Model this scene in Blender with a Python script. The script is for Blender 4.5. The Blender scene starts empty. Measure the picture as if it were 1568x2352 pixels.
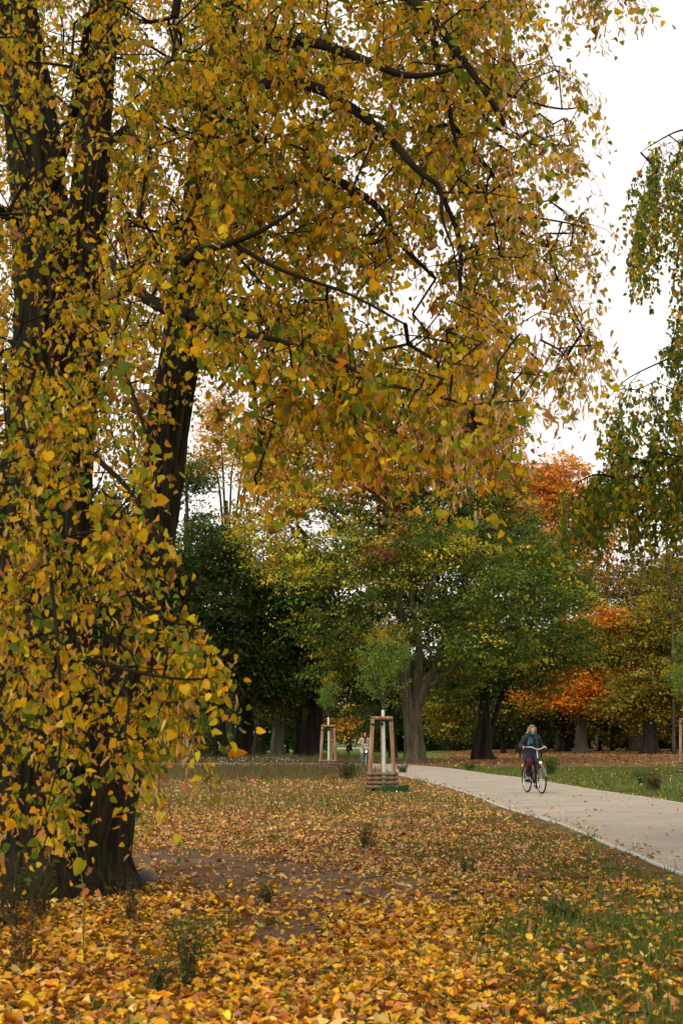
import bpy, bmesh, math, random
import numpy as np
from mathutils import Vector, Matrix

rng = np.random.default_rng(7)
random.seed(7)
S = bpy.context.scene
COL = S.collection

# ------------------------------------------------------------------ camera, sky, sun, exposure
CAMH = 1.40
F = 3300.0                                   # focal length in units of a 1568 x 2352 picture
PITCH = math.atan(524 / F)
cam_d = bpy.data.cameras.new('camera')
cam = bpy.data.objects.new('camera', cam_d); COL.objects.link(cam)
cam.location = (0, 0, CAMH)
cam.rotation_euler = (math.pi / 2 + PITCH, 0, 0)
cam_d.sensor_fit = 'VERTICAL'; cam_d.sensor_height = 36; cam_d.sensor_width = 24
cam_d.lens = 36 * F / 2352
cam_d.clip_start = 0.1; cam_d.clip_end = 3000
cam_d.dof.use_dof = True; cam_d.dof.focus_distance = 28.0; cam_d.dof.aperture_fstop = 5.0
S.camera = cam
S.render.resolution_x = 682; S.render.resolution_y = 1024

SUN_EL, SUN_AZ = math.radians(42), math.radians(-140)      # azimuth measured from +Y towards +X
w = bpy.data.worlds.new('World'); S.world = w; w.use_nodes = True
nt = w.node_tree; nt.nodes.clear()
sky = nt.nodes.new('ShaderNodeTexSky'); sky.sky_type = 'NISHITA'; sky.sun_disc = False
sky.sun_elevation = SUN_EL; sky.sun_rotation = SUN_AZ
sky.air_density = 1.0; sky.dust_density = 4.0; sky.ozone_density = 1.0
hs = nt.nodes.new('ShaderNodeHueSaturation'); hs.inputs['Saturation'].default_value = 0.12
mixw = nt.nodes.new('ShaderNodeMix'); mixw.data_type = 'RGBA'; mixw.inputs[0].default_value = 0.75
mixw.inputs[7].default_value = (12.4, 11.8, 10.9, 1)           # cloud layer over the clear-sky gradient
bg = nt.nodes.new('ShaderNodeBackground'); bg.inputs[1].default_value = 0.10
ow = nt.nodes.new('ShaderNodeOutputWorld')
nt.links.new(sky.outputs[0], hs.inputs['Color']); nt.links.new(hs.outputs[0], mixw.inputs[6])
nt.links.new(mixw.outputs[2], bg.inputs[0]); nt.links.new(bg.outputs[0], ow.inputs[0])

sun_d = bpy.data.lights.new('sun', 'SUN'); sun_d.energy = 1.1; sun_d.angle = math.radians(25)
sun_d.color = (1.0, 0.90, 0.76)
sun = bpy.data.objects.new('sun', sun_d); COL.objects.link(sun)
sd = Vector((math.sin(SUN_AZ) * math.cos(SUN_EL), math.cos(SUN_AZ) * math.cos(SUN_EL), math.sin(SUN_EL)))
sun.rotation_euler = (-sd).to_track_quat('-Z', 'Y').to_euler()
S.view_settings.view_transform = 'Standard'; S.view_settings.look = 'None'
S.view_settings.exposure = 0.32; S.view_settings.gamma = 1.0

# ------------------------------------------------------------------ picture <-> world helpers
cp, sp = math.cos(PITCH), math.sin(PITCH)
def P(x, y, Y):
    u = (x - 784) / F; v = (1176 - y) / F
    dx, dy, dz = u, cp - v * sp, sp + v * cp
    t = Y / dy
    return np.array([dx * t, Y, CAMH + dz * t])
def proj(X, Y, Z):
    z = Z - CAMH
    d = Y * cp + z * sp; up = -Y * sp + z * cp
    d = np.where(np.abs(d) < 1e-3, 1e-3, d)
    return 784 + F * X / d, 1176 - F * up / d
def G(x, y):
    u = (x - 784) / F; v = (1176 - y) / F
    dx, dy, dz = u, cp - v * sp, sp + v * cp
    t = -CAMH / dz
    return np.array([dx * t, dy * t, 0.0])
def sm(a): a = np.clip(a, 0, 1); return a * a * (3 - 2 * a)
def tz(X, Y):                                # the ground falls a little towards the far meadow
    X = np.asarray(X, float); Y = np.asarray(Y, float)
    return -0.75 * sm((Y - 105) / 90) * sm((22 - X) / 20) + 0.0 * X
def at(xpx, Y):                              # ground point at picture column xpx and distance Y
    X = (xpx - 784) / F * Y * (1 / 1.0126) * 1.0
    return np.array([X, Y, float(tz(X, Y))])

# ------------------------------------------------------------------ noise
_lat = rng.random((256, 256))
def vnoise(x, y):
    x = np.asarray(x, float); y = np.asarray(y, float)
    xi = np.floor(x).astype(int); yi = np.floor(y).astype(int)
    fx = sm(x - xi); fy = sm(y - yi)
    a = _lat[xi & 255, yi & 255]; b = _lat[(xi + 1) & 255, yi & 255]
    c = _lat[xi & 255, (yi + 1) & 255]; d = _lat[(xi + 1) & 255, (yi + 1) & 255]
    return (a * (1 - fx) + b * fx) * (1 - fy) + (c * (1 - fx) + d * fx) * fy
def fbm(x, y, o=4):
    s = 0; a = 0.5; n = 0
    for i in range(o):
        s = s + a * vnoise(x * 2 ** i + 13.7 * i, y * 2 ** i + 7.1 * i); n += a; a *= 0.5
    return s / n

# ------------------------------------------------------------------ mesh helpers
def mesh_np(name, V, Fs, cols=None, smooth=False):
    """V (n,3); Fs list of int arrays (m,k); cols (n,3) per vertex."""
    me = bpy.data.meshes.new(name)
    V = np.ascontiguousarray(V, dtype=np.float32)
    me.vertices.add(len(V)); me.vertices.foreach_set('co', V.ravel())
    loops = np.concatenate([f.ravel() for f in Fs]).astype(np.int32)
    sizes = np.concatenate([np.full(len(f), f.shape[1]) for f in Fs]).astype(np.int32)
    starts = np.concatenate([[0], np.cumsum(sizes)[:-1]]).astype(np.int32)
    me.loops.add(len(loops)); me.loops.foreach_set('vertex_index', loops)
    me.polygons.add(len(sizes)); me.polygons.foreach_set('loop_start', starts)
    me.update(calc_edges=True)
    if smooth: me.polygons.foreach_set('use_smooth', np.ones(len(sizes), bool))
    if cols is not None:
        ca = me.color_attributes.new('col', 'FLOAT_COLOR', 'POINT')
        c4 = np.ones((len(V), 4), np.float32); c4[:, :3] = np.clip(cols, 0.002, 0.95)
        ca.data.foreach_set('color', c4.ravel())
    me.validate(); return me
def link(name, me, mat, parent=None, loc=None):
    o = bpy.data.objects.new(name, me); COL.objects.link(o)
    if mat is not None: me.materials.append(mat)
    if parent is not None: o.parent = parent
    if loc is not None: o.location = loc
    return o
def tag(o, label=None, cat=None, group=None, kind=None):
    if label: o['label'] = label
    if cat: o['category'] = cat
    if group: o['group'] = group
    if kind: o['kind'] = kind
    return o
def empty(name, loc, label, cat, group=None, rz=0):
    o = bpy.data.objects.new(name, None); COL.objects.link(o); o.location = loc
    o.rotation_euler = (0, 0, rz); o.empty_display_size = 0.3
    return tag(o, label, cat, group)

def smooth_poly(pts, n=6):
    p = np.asarray(pts, float)
    if len(p) < 3: 
        t = np.linspace(0, 1, n + 1)[:, None]; return p[0] * (1 - t) + p[-1] * t
    q = np.vstack([2 * p[0] - p[1], p, 2 * p[-1] - p[-2]]); out = []
    for i in range(1, len(q) - 2):
        t = np.linspace(0, 1, n, endpoint=False)[:, None]
        a, b, c, d = q[i - 1], q[i], q[i + 1], q[i + 2]
        out.append(0.5 * (2 * b + (c - a) * t + (2 * a - 5 * b + 4 * c - d) * t ** 2 + (3 * b - a - 3 * c + d) * t ** 3))
    out.append(p[-1][None]); return np.vstack(out)

class MB:
    """collects shapes into ONE mesh"""
    def __init__(s): s.V = []; s.F3 = []; s.F4 = []; s.C = []; s.n = 0
    def add(s, V, F3=None, F4=None, col=None):
        V = np.asarray(V, float)
        if F3 is not None and len(F3): s.F3.append(np.asarray(F3) + s.n)
        if F4 is not None and len(F4): s.F4.append(np.asarray(F4) + s.n)
        s.V.append(V); c = np.ones((len(V), 3)) * (0.5 if col is None else np.asarray(col)); s.C.append(c); s.n += len(V)
    def tube(s, pts, r, seg=8, col=None, ridge=0, flare=0, sq=None, seed=0, caps=True):
        p = np.asarray(pts, float); n = len(p); r = np.ones(n) * np.asarray(r, float)
        T = np.gradient(p, axis=0); T /= np.linalg.norm(T, axis=1)[:, None] + 1e-9
        U = np.zeros_like(T); a = np.array([1.0, 0, 0]) if abs(T[0, 0]) < 0.9 else np.array([0, 1.0, 0])
        u = a - T[0] * a.dot(T[0]); u /= np.linalg.norm(u)
        for i in range(n):
            u = u - T[i] * u.dot(T[i]); u /= np.linalg.norm(u) + 1e-9; U[i] = u
        W = np.cross(T, U)
        th = np.linspace(0, 2 * np.pi, seg, endpoint=False)
        L = np.concatenate([[0], np.cumsum(np.linalg.norm(np.diff(p, axis=0), axis=1))])
        R = np.repeat(r[:, None], seg, 1)
        if ridge:
            k = max(6, seg // 5)
            tt = th[None, :] / (2 * np.pi) * k + 0.5 * np.sin(L[:, None] * 1.3 + seed) + 0.35 * (vnoise(L[:, None] * 1.7 + seed, th[None, :] * 2) - .5) * 3
            rg = np.abs((tt % 1) - 0.5) * 2
            nz = fbm(np.cos(th)[None, :] * 3 + 9 + seed, np.sin(th)[None, :] * 3 + L[:, None] * 0.6, 3) - .5
            fine = fbm(np.cos(th)[None, :] * 14 + 29 + seed, np.sin(th)[None, :] * 14 + L[:, None] * 2.0, 2) - .5
            R = R * (1 + ridge * (rg - .5) + ridge * 3.0 * nz + ridge * 1.6 * fine)
        if flare:
            h = p[:, 2] - p[0, 2]
            lob = 0.5 + 0.5 * np.cos(th[None, :] * 5 + 1.3 * seed + 0.8 * np.sin(th[None, :] * 2 + seed))
            R = R * (1 + flare * np.exp(-h[:, None] / 0.35) * (0.35 + 0.65 * lob) * 1.0)
        if sq is None: sq = (1, 1)
        V = p[:, None, :] + (np.cos(th)[None, :, None] * U[:, None, :] * sq[0] + np.sin(th)[None, :, None] * W[:, None, :] * sq[1]) * R[:, :, None]
        V = V.reshape(-1, 3)
        i = np.arange(n - 1)[:, None] * seg; j = np.arange(seg)[None, :]; j2 = (j + 1) % seg
        F4 = np.stack([i + j, i + j2, i + seg + j2, i + seg + j], -1).reshape(-1, 4)
        F3 = []
        if caps:
            V = np.vstack([V, p[0], p[-1]]); a0 = n * seg; jj = np.arange(seg)
            F3 = np.vstack([np.stack([np.full(seg, a0), (jj + 1) % seg, jj], -1),
                            np.stack([np.full(seg, a0 + 1), (n - 1) * seg + jj, (n - 1) * seg + (jj + 1) % seg], -1)])
        s.add(V, F3, F4, col)
    def frusta(s, A, B, ra, rb, seg=5, col=None):
        """many straight tapered sticks at once"""
        A = np.asarray(A); B = np.asarray(B); n = len(A)
        if n == 0: return
        T = B - A; T = T / (np.linalg.norm(T, axis=1)[:, None] + 1e-9)
        ref = np.where(np.abs(T[:, 2:3]) < 0.9, np.array([[0, 0, 1.0]]), np.array([[1.0, 0, 0]]))
        U = np.cross(T, ref); U /= np.linalg.norm(U, axis=1)[:, None]; W = np.cross(T, U)
        th = np.linspace(0, 2 * np.pi, seg, endpoint=False)
        ring = np.cos(th)[None, :, None] * U[:, None] + np.sin(th)[None, :, None] * W[:, None]
        V = np.concatenate([A[:, None] + ring * np.asarray(ra)[:, None, None], B[:, None] + ring * np.asarray(rb)[:, None, None]], 1).reshape(-1, 3)
        b = np.arange(n)[:, None] * 2 * seg; j = np.arange(seg)[None]; j2 = (j + 1) % seg
        F4 = np.stack([b + j, b + j2, b + seg + j2, b + seg + j], -1).reshape(-1, 4)
        s.add(V, None, F4, col)
    def ell(s, c, r, seg=16, rings=10, rot=None, col=None):
        c = np.asarray(c, float); r = np.ones(3) * np.asarray(r, float)
        ph = np.linspace(0, np.pi, rings + 1)[1:-1]; th = np.linspace(0, 2 * np.pi, seg, endpoint=False)
        V = np.stack([np.sin(ph)[:, None] * np.cos(th), np.sin(ph)[:, None] * np.sin(th), np.cos(ph)[:, None] + 0 * th], -1).reshape(-1, 3)
        V = np.vstack([V, [0, 0, 1], [0, 0, -1]]) * r
        if rot is not None: V = V @ np.asarray(rot).T
        n = rings - 1; i = np.arange(n - 1)[:, None] * seg; j = np.arange(seg)[None]; j2 = (j + 1) % seg
        F4 = np.stack([i + j, i + seg + j, i + seg + j2, i + j2], -1).reshape(-1, 4)
        jj = np.arange(seg); a = n * seg
        F3 = np.vstack([np.stack([np.full(seg, a), jj, (jj + 1) % seg], -1), np.stack([np.full(seg, a + 1), (n - 1) * seg + (jj + 1) % seg, (n - 1) * seg + jj], -1)])
        s.add(V + c, F3, F4, col)
    def box(s, c, d, rot=None, col=None):
        c = np.asarray(c, float); d = np.asarray(d, float) / 2
        V = np.array([[x, y, z] for x in (-1, 1) for y in (-1, 1) for z in (-1, 1)], float) * d
        if rot is not None: V = V @ np.asarray(rot).T
        s.add(V + c, None, [[0, 1, 3, 2], [4, 6, 7, 5], [0, 4, 5, 1], [2, 3, 7, 6], [0, 2, 6, 4], [1, 5, 7, 3]], col)
    def inst(s, tv, t3, t4, pos, R, sc, cols):
        """many copies of one small shape; R (n,3,3), sc (n,) or (n,3)"""
        n = len(pos); k = len(tv)
        if n == 0: return
        sc = np.asarray(sc, float); sc = sc[:, None] if sc.ndim == 1 else sc
        lv = tv if tv.ndim == 3 else np.repeat(tv[None], n, 0)
        k = lv.shape[1]
        V = np.einsum('nij,nkj->nki', R, lv * sc[:, None, :] if sc.shape[1] == 3 else lv * sc[:, None]) + pos[:, None]
        off = (np.arange(n) * k)[:, None, None]
        F3 = (np.asarray(t3)[None] + off).reshape(-1, 3) if t3 is not None else None
        F4 = (np.asarray(t4)[None] + off).reshape(-1, 4) if t4 is not None else None
        s.add(V.reshape(-1, 3), F3, F4, np.repeat(cols, k, 0))
    def mesh(s, name, smooth=True):
        Fs = []
        if s.F4: Fs.append(np.vstack(s.F4))
        if s.F3: Fs.append(np.vstack(s.F3))
        return mesh_np(name, np.vstack(s.V), Fs, np.vstack(s.C), smooth)
    def build(s, name, mat, parent=None, smooth=True, label=None):
        o = link(name, s.mesh(name, smooth), mat, parent)
        if label: o['label'] = label
        return o

def rotm(ax, ay, az):
    """batched rotations Rz(az) Ry(ay) Rx(ax)"""
    ax, ay, az = [np.atleast_1d(np.asarray(a, float)) for a in (ax, ay, az)]
    n = max(len(ax), len(ay), len(az)); ax, ay, az = [np.broadcast_to(a, n) for a in (ax, ay, az)]
    cx, sx, cy, sy, cz, sz = np.cos(ax), np.sin(ax), np.cos(ay), np.sin(ay), np.cos(az), np.sin(az)
    R = np.empty((n, 3, 3))
    R[:, 0, 0] = cz * cy; R[:, 0, 1] = cz * sy * sx - sz * cx; R[:, 0, 2] = cz * sy * cx + sz * sx
    R[:, 1, 0] = sz * cy; R[:, 1, 1] = sz * sy * sx + cz * cx; R[:, 1, 2] = sz * sy * cx - cz * sx
    R[:, 2, 0] = -sy; R[:, 2, 1] = cy * sx; R[:, 2, 2] = cy * cx
    return R
def in_poly(x, y, poly):
    x = np.asarray(x); y = np.asarray(y); c = np.zeros(x.shape, bool); n = len(poly)
    for i in range(n):
        x1, y1 = poly[i]; x2, y2 = poly[(i + 1) % n]
        if y1 == y2: continue
        m = ((y1 > y) != (y2 > y)) & (x < (x2 - x1) * (y - y1) / (y2 - y1) + x1); c ^= m
    return c
def sample_poly(poly, n, dens=None):
    p = np.array(poly, float); lo, hi = p.min(0), p.max(0); out = []
    while sum(len(o) for o in out) < n:
        q = lo + rng.random((n * 2, 2)) * (hi - lo); m = in_poly(q[:, 0], q[:, 1], poly)
        if dens is not None: m &= rng.random(len(q)) < dens(q[:, 0], q[:, 1])
        out.append(q[m])
    return np.vstack(out)[:n]

# ------------------------------------------------------------------ materials
def new_mat(name):
    m = bpy.data.materials.new(name); m.use_nodes = True; m.node_tree.nodes.clear(); return m, m.node_tree
def leaf_mat(name, transl=0.45, rough=0.55, gain=1.0):
    m, t = new_mat(name); N = t.nodes; L = t.links
    at_ = N.new('ShaderNodeAttribute'); at_.attribute_name = 'col'
    geo = N.new('ShaderNodeNewGeometry')
    nz = N.new('ShaderNodeTexNoise'); nz.inputs['Scale'].default_value = 22; nz.inputs['Detail'].default_value = 1
    mr = N.new('ShaderNodeMapRange'); mr.inputs[3].default_value = 0.72; mr.inputs[4].default_value = 1.25
    mul = N.new('ShaderNodeVectorMath'); mul.operation = 'SCALE'
    L.new(geo.outputs['Position'], nz.inputs['Vector']); L.new(nz.outputs[0], mr.inputs[0]); L.new(at_.outputs[0], mul.inputs[0]); L.new(mr.outputs[0], mul.inputs['Scale'])
    pb = N.new('ShaderNodeBsdfPrincipled'); pb.inputs['Roughness'].default_value = rough
    pb.inputs['Specular IOR Level'].default_value = 0.07
    tr = N.new('ShaderNodeBsdfTranslucent'); mx = N.new('ShaderNodeMixShader'); mx.inputs[0].default_value = transl
    o = N.new('ShaderNodeOutputMaterial')
    L.new(mul.outputs[0], pb.inputs['Base Color']); L.new(mul.outputs[0], tr.inputs[0])
    L.new(pb.outputs[0], mx.inputs[1]); L.new(tr.outputs[0], mx.inputs[2]); L.new(mx.outputs[0], o.inputs[0])
    return m
def bark_mat(name, c1, c2, scale=6.0, stretch=0.12, bump=0.6, green=0.0):
    m, t = new_mat(name); N = t.nodes; L = t.links
    geo = N.new('ShaderNodeTexCoord'); mp = N.new('ShaderNodeMapping'); mp.inputs['Scale'].default_value = (1, 1, stretch)
    nz = N.new('ShaderNodeTexNoise'); nz.inputs['Scale'].default_value = scale; nz.inputs['Detail'].default_value = 6; nz.inputs['Roughness'].default_value = 0.65
    nz2 = N.new('ShaderNodeTexNoise'); nz2.inputs['Scale'].default_value = 1.3; nz2.inputs['Detail'].default_value = 3
    cr = N.new('ShaderNodeValToRGB'); cr.color_ramp.elements[0].position = 0.36; cr.color_ramp.elements[1].position = 0.66
    cr.color_ramp.elements[0].color = (*c1, 1); cr.color_ramp.elements[1].color = (*c2, 1)
    mg = N.new('ShaderNodeMix'); mg.data_type = 'RGBA'; mg.inputs[7].default_value = (c2[0] * .75, c2[1] * .95, c2[2] * .55, 1)
    mm = N.new('ShaderNodeMath'); mm.operation = 'MULTIPLY'; mm.inputs[1].default_value = green
    bp = N.new('ShaderNodeBump'); bp.inputs['Strength'].default_value = bump; bp.inputs['Distance'].default_value = 0.07
    pb = N.new('ShaderNodeBsdfPrincipled'); pb.inputs['Roughness'].default_value = 0.9; pb.inputs['Specular IOR Level'].default_value = 0.15
    o = N.new('ShaderNodeOutputMaterial')
    L.new(geo.outputs['Object'], mp.inputs[0]); L.new(mp.outputs[0], nz.inputs['Vector']); L.new(geo.outputs['Object'], nz2.inputs['Vector'])
    L.new(nz.outputs[0], cr.inputs[0]); L.new(cr.outputs[0], mg.inputs[6]); L.new(nz2.outputs[0], mm.inputs[0]); L.new(mm.outputs[0], mg.inputs[0])
    L.new(mg.outputs[2], pb.inputs['Base Color']); L.new(nz.outputs[0], bp.inputs['Height']); L.new(bp.outputs[0], pb.inputs['Normal']); L.new(pb.outputs[0], o.inputs[0])
    return m
def plain(name, c, rough=0.6, metal=0.0, var=0.15, scale=20, bump=0.0, spec=0.4, emit=None, es=0):
    m, t = new_mat(name); N = t.nodes; L = t.links
    tc = N.new('ShaderNodeTexCoord'); nz = N.new('ShaderNodeTexNoise'); nz.inputs['Scale'].default_value = scale; nz.inputs['Detail'].default_value = 4
    mr = N.new('ShaderNodeMapRange'); mr.inputs[3].default_value = 1 - var; mr.inputs[4].default_value = 1 + var
    vm = N.new('ShaderNodeVectorMath'); vm.operation = 'SCALE'; vm.inputs[0].default_value = c
    pb = N.new('ShaderNodeBsdfPrincipled'); pb.inputs['Roughness'].default_value = rough; pb.inputs['Metallic'].default_value = metal
    pb.inputs['Specular IOR Level'].default_value = spec
    o = N.new('ShaderNodeOutputMaterial')
    L.new(tc.outputs['Object'], nz.inputs['Vector']); L.new(nz.outputs[0], mr.inputs[0]); L.new(mr.outputs[0], vm.inputs['Scale']); L.new(vm.outputs[0], pb.inputs['Base Color'])
    if bump:
        bp = N.new('ShaderNodeBump'); bp.inputs['Strength'].default_value = bump; bp.inputs['Distance'].default_value = 0.01
        L.new(nz.outputs[0], bp.inputs['Height']); L.new(bp.outputs[0], pb.inputs['Normal'])
    if emit: pb.inputs['Emission Color'].default_value = (*emit, 1); pb.inputs['Emission Strength'].default_value = es
    L.new(pb.outputs[0], o.inputs[0]); return m

M_leaf = leaf_mat('lime_leaf', 0.52)
M_far = leaf_mat('far_leaf', 0.35, 0.6)
M_litter = leaf_mat('litter_leaf', 0.10, 0.6)
M_grass = leaf_mat('grass_blade', 0.3, 0.6)
M_bark_near = bark_mat('bark_furrowed', (0.006, 0.0045, 0.0028), (0.058, 0.044, 0.027), 22, 0.11, 1.0, 0.4)
M_bark = bark_mat('bark_grey', (0.03, 0.025, 0.018), (0.12, 0.10, 0.075), 4, 0.12, 0.8, 0.3)
M_bark_pale = bark_mat('bark_pale', (0.026, 0.021, 0.015), (0.115, 0.094, 0.067), 5, 0.12, 0.9, 0.3)
M_bark_dark = bark_mat('bark_dark', (0.008, 0.0065, 0.005), (0.034, 0.027, 0.019), 4, 0.12, 0.8, 0.2)
M_birch = bark_mat('birch_bark', (0.05, 0.045, 0.04), (0.5, 0.48, 0.44), 3, 2.5, 0.3, 0.0)
M_twig = plain('twig_bark', (0.022, 0.017, 0.011), 0.9, var=0.4, spec=.08)
M_post = bark_mat('post_wood', (0.16, 0.085, 0.045), (0.47, 0.28, 0.165), 9, 0.12, 0.4, 0.1)
M_log = bark_mat('weathered_log', (0.07, 0.045, 0.028), (0.31, 0.21, 0.135), 16, 1.0, 0.5, 0.2)
M_white = plain('tree_paint_white', (0.62, 0.60, 0.53), 0.8, var=0.15, scale=14)
M_strap = plain('black_strap', (0.012, 0.012, 0.012), 0.6)
M_green = plain('green_plastic', (0.012, 0.050, 0.014), 0.8, spec=.1)

# ground: colours are the soil's and sward's own, from a vertex attribute, broken up by noise
def ground_mat():
    m, t = new_mat('ground_soil'); N = t.nodes; L = t.links
    a = N.new('ShaderNodeAttribute'); a.attribute_name = 'col'
    geo = N.new('ShaderNodeNewGeometry')
    n1 = N.new('ShaderNodeTexNoise'); n1.inputs['Scale'].default_value = 14; n1.inputs['Detail'].default_value = 6; n1.inputs['Roughness'].default_value = 0.7
    n2 = N.new('ShaderNodeTexNoise'); n2.inputs['Scale'].default_value = 1.1; n2.inputs['Detail'].default_value = 4
    mr = N.new('ShaderNodeMapRange'); mr.inputs[1].default_value = 0.3; mr.inputs[2].default_value = 0.7; mr.inputs[3].default_value = 0.55; mr.inputs[4].default_value = 1.45
    mr2 = N.new('ShaderNodeMapRange'); mr2.inputs[1].default_value = 0.3; mr2.inputs[2].default_value = 0.7; mr2.inputs[3].default_value = 0.75; mr2.inputs[4].default_value = 1.25
    mu = N.new('ShaderNodeMath'); mu.operation = 'MULTIPLY'
    vm = N.new('ShaderNodeVectorMath'); vm.operation = 'SCALE'
    bp = N.new('ShaderNodeBump'); bp.inputs['Strength'].default_value = 0.7; bp.inputs['Distance'].default_value = 0.03
    pb = N.new('ShaderNodeBsdfPrincipled'); pb.inputs['Roughness'].default_value = 0.95; pb.inputs['Specular IOR Level'].default_value = 0.1
    o = N.new('ShaderNodeOutputMaterial')
    L.new(geo.outputs['Position'], n1.inputs['Vector']); L.new(geo.outputs['Position'], n2.inputs['Vector'])
    L.new(n1.outputs[0], mr.inputs[0]); L.new(n2.outputs[0], mr2.inputs[0]); L.new(mr.outputs[0], mu.inputs[0]); L.new(mr2.outputs[0], mu.inputs[1])
    L.new(a.outputs[0], vm.inputs[0]); L.new(mu.outputs[0], vm.inputs['Scale']); L.new(vm.outputs[0], pb.inputs['Base Color'])
    L.new(n1.outputs[0], bp.inputs['Height']); L.new(bp.outputs[0], pb.inputs['Normal']); L.new(pb.outputs[0], o.inputs[0]); return m
def path_mat():
    m, t = new_mat('path_gravel'); N = t.nodes; L = t.links
    geo = N.new('ShaderNodeNewGeometry')
    n1 = N.new('ShaderNodeTexNoise'); n1.inputs['Scale'].default_value = 16; n1.inputs['Detail'].default_value = 6; n1.inputs['Roughness'].default_value = 0.95
    n2 = N.new('ShaderNodeTexNoise'); n2.inputs['Scale'].default_value = 0.7; n2.inputs['Detail'].default_value = 5
    v = N.new('ShaderNodeTexVoronoi'); v.inputs['Scale'].default_value = 90
    cr = N.new('ShaderNodeValToRGB'); cr.color_ramp.elements[0].position = 0.3; cr.color_ramp.elements[1].position = 0.7
    cr.color_ramp.elements[0].color = (0.15, 0.125, 0.10, 1); cr.color_ramp.elements[1].color = (0.52, 0.445, 0.355, 1)
    cr2 = N.new('ShaderNodeMapRange'); cr2.inputs[1].default_value = 0.3; cr2.inputs[2].default_value = 0.7; cr2.inputs[3].default_value = 0.86; cr2.inputs[4].default_value = 1.12
    vm = N.new('ShaderNodeVectorMath'); vm.operation = 'SCALE'
    bp = N.new('ShaderNodeBump'); bp.inputs['Strength'].default_value = 0.4; bp.inputs['Distance'].default_value = 0.01
    pb = N.new('ShaderNodeBsdfPrincipled'); pb.inputs['Roughness'].default_value = 0.95; pb.inputs['Specular IOR Level'].default_value = 0.1
    o = N.new('ShaderNodeOutputMaterial')
    for n in (n1, n2, v): L.new(geo.outputs['Position'], n.inputs['Vector'])
    L.new(n1.outputs[0], cr.inputs[0]); L.new(n2.outputs[0], cr2.inputs[0]); L.new(cr.outputs[0], vm.inputs[0]); L.new(cr2.outputs[0], vm.inputs['Scale'])
    L.new(vm.outputs[0], pb.inputs['Base Color']); L.new(v.outputs[0], bp.inputs['Height']); L.new(bp.outputs[0], pb.inputs['Normal']); L.new(pb.outputs[0], o.inputs[0]); return m
M_ground = ground_mat(); M_path = path_mat()

# ------------------------------------------------------------------ the path (centre line from its two edges)
near_px = [(1568, 2007), (1486, 1973), (1395, 1937), (1304, 1897), (1243, 1879), (1152, 1852), (1091, 1827), (1010, 1802), (942, 1786), (905, 1777), (860, 1770), (800, 1765)]
far_px = [(1568, 1846), (1378, 1817), (1194, 1787), (1127, 1779), (1028, 1765), (960, 1759), (900, 1756), (800, 1754)]
near_e = np.array([G(*p)[:2] for p in near_px]); far_e = np.array([G(*p)[:2] for p in far_px])
near_e = np.vstack([[3.9, -8], [3.75, 4], near_e, near_e[-1] + [-6, 1.5], near_e[-1] + [-20, 1]])
far_e = np.vstack([[8.4, -8], [8.2, 10], far_e, far_e[-1] + [-6, 1], far_e[-1] + [-20, .5]])
def resamp(p, n):
    q = smooth_poly(np.c_[p, np.zeros(len(p))], 12)[:, :2]
    L = np.concatenate([[0], np.cumsum(np.linalg.norm(np.diff(q, axis=0), axis=1))]); t = np.linspace(0, L[-1], n)
    return np.c_[np.interp(t, L, q[:, 0]), np.interp(t, L, q[:, 1])]
NE = resamp(near_e, 240); FE = resamp(far_e, 240)
PATH_POLY = [tuple(p) for p in NE[::6]] + [tuple(p) for p in FE[::-6]]
def on_path(X, Y): return in_poly(X, Y, PATH_POLY)
def edge_wob(E, s, a=0.05):
    n = len(E); T = np.gradient(E, axis=0); T /= np.linalg.norm(T, axis=1)[:, None]; Nn = np.c_[-T[:, 1], T[:, 0]]
    t = np.arange(n); return E + Nn * ((fbm(t * .35 + s, t * 0 + s) - .5) * a * 4)[:, None]
K = 10; A_ = edge_wob(NE, 3); B_ = edge_wob(FE, 9, .08)
tt = np.linspace(0, 1, K)[None, :, None]
pv = (A_[:, None] * (1 - tt) + B_[:, None] * tt).reshape(-1, 2)
pz = tz(pv[:, 0], pv[:, 1]) + 0.012 + 0.02 * np.tile(np.sin(np.linspace(0, np.pi, K)), 240)
i = np.arange(239)[:, None] * K; j = np.arange(K - 1)[None]
me = mesh_np('path', np.c_[pv, pz], [np.stack([i + j, i + j + 1, i + K + j + 1, i + K + j], -1).reshape(-1, 4)], None, True)
tag(link('path', me, M_path), kind='structure')
# flush concrete edging strip along the near edge
kb = MB(); E0 = NE; T = np.gradient(E0, axis=0); T /= np.linalg.norm(T, axis=1)[:, None]; Nn = np.c_[-T[:, 1], T[:, 0]]
for sgn, E in ((1, NE), (-1, FE)):
    T = np.gradient(E, axis=0); T /= np.linalg.norm(T, axis=1)[:, None]; Nn = np.c_[-T[:, 1], T[:, 0]]
    a = E + Nn * 0.0; b = E + Nn * 0.07; z = tz(E[:, 0], E[:, 1])
    top = 0.019 + .010 * (fbm(np.arange(len(E)) * .5, np.arange(len(E)) * 0.0 + sgn, 3) - .5)
    V = np.vstack([np.c_[a, z - .05], np.c_[a, z + top], np.c_[b, z + top], np.c_[b, z - .05]]); n = len(E); ii = np.arange(n - 1)
    V[:, 2] += 0; kb.add(V, None, np.vstack([np.stack([ii + k * n, ii + 1 + k * n, ii + 1 + (k + 1) * n, ii + (k + 1) * n], -1) for k in range(3)]))
tag(kb.build('path_edging', plain('edging_concrete', (0.44, 0.41, 0.36), 0.9, var=0.3, scale=3, bump=.4), smooth=False), kind='structure')

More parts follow.
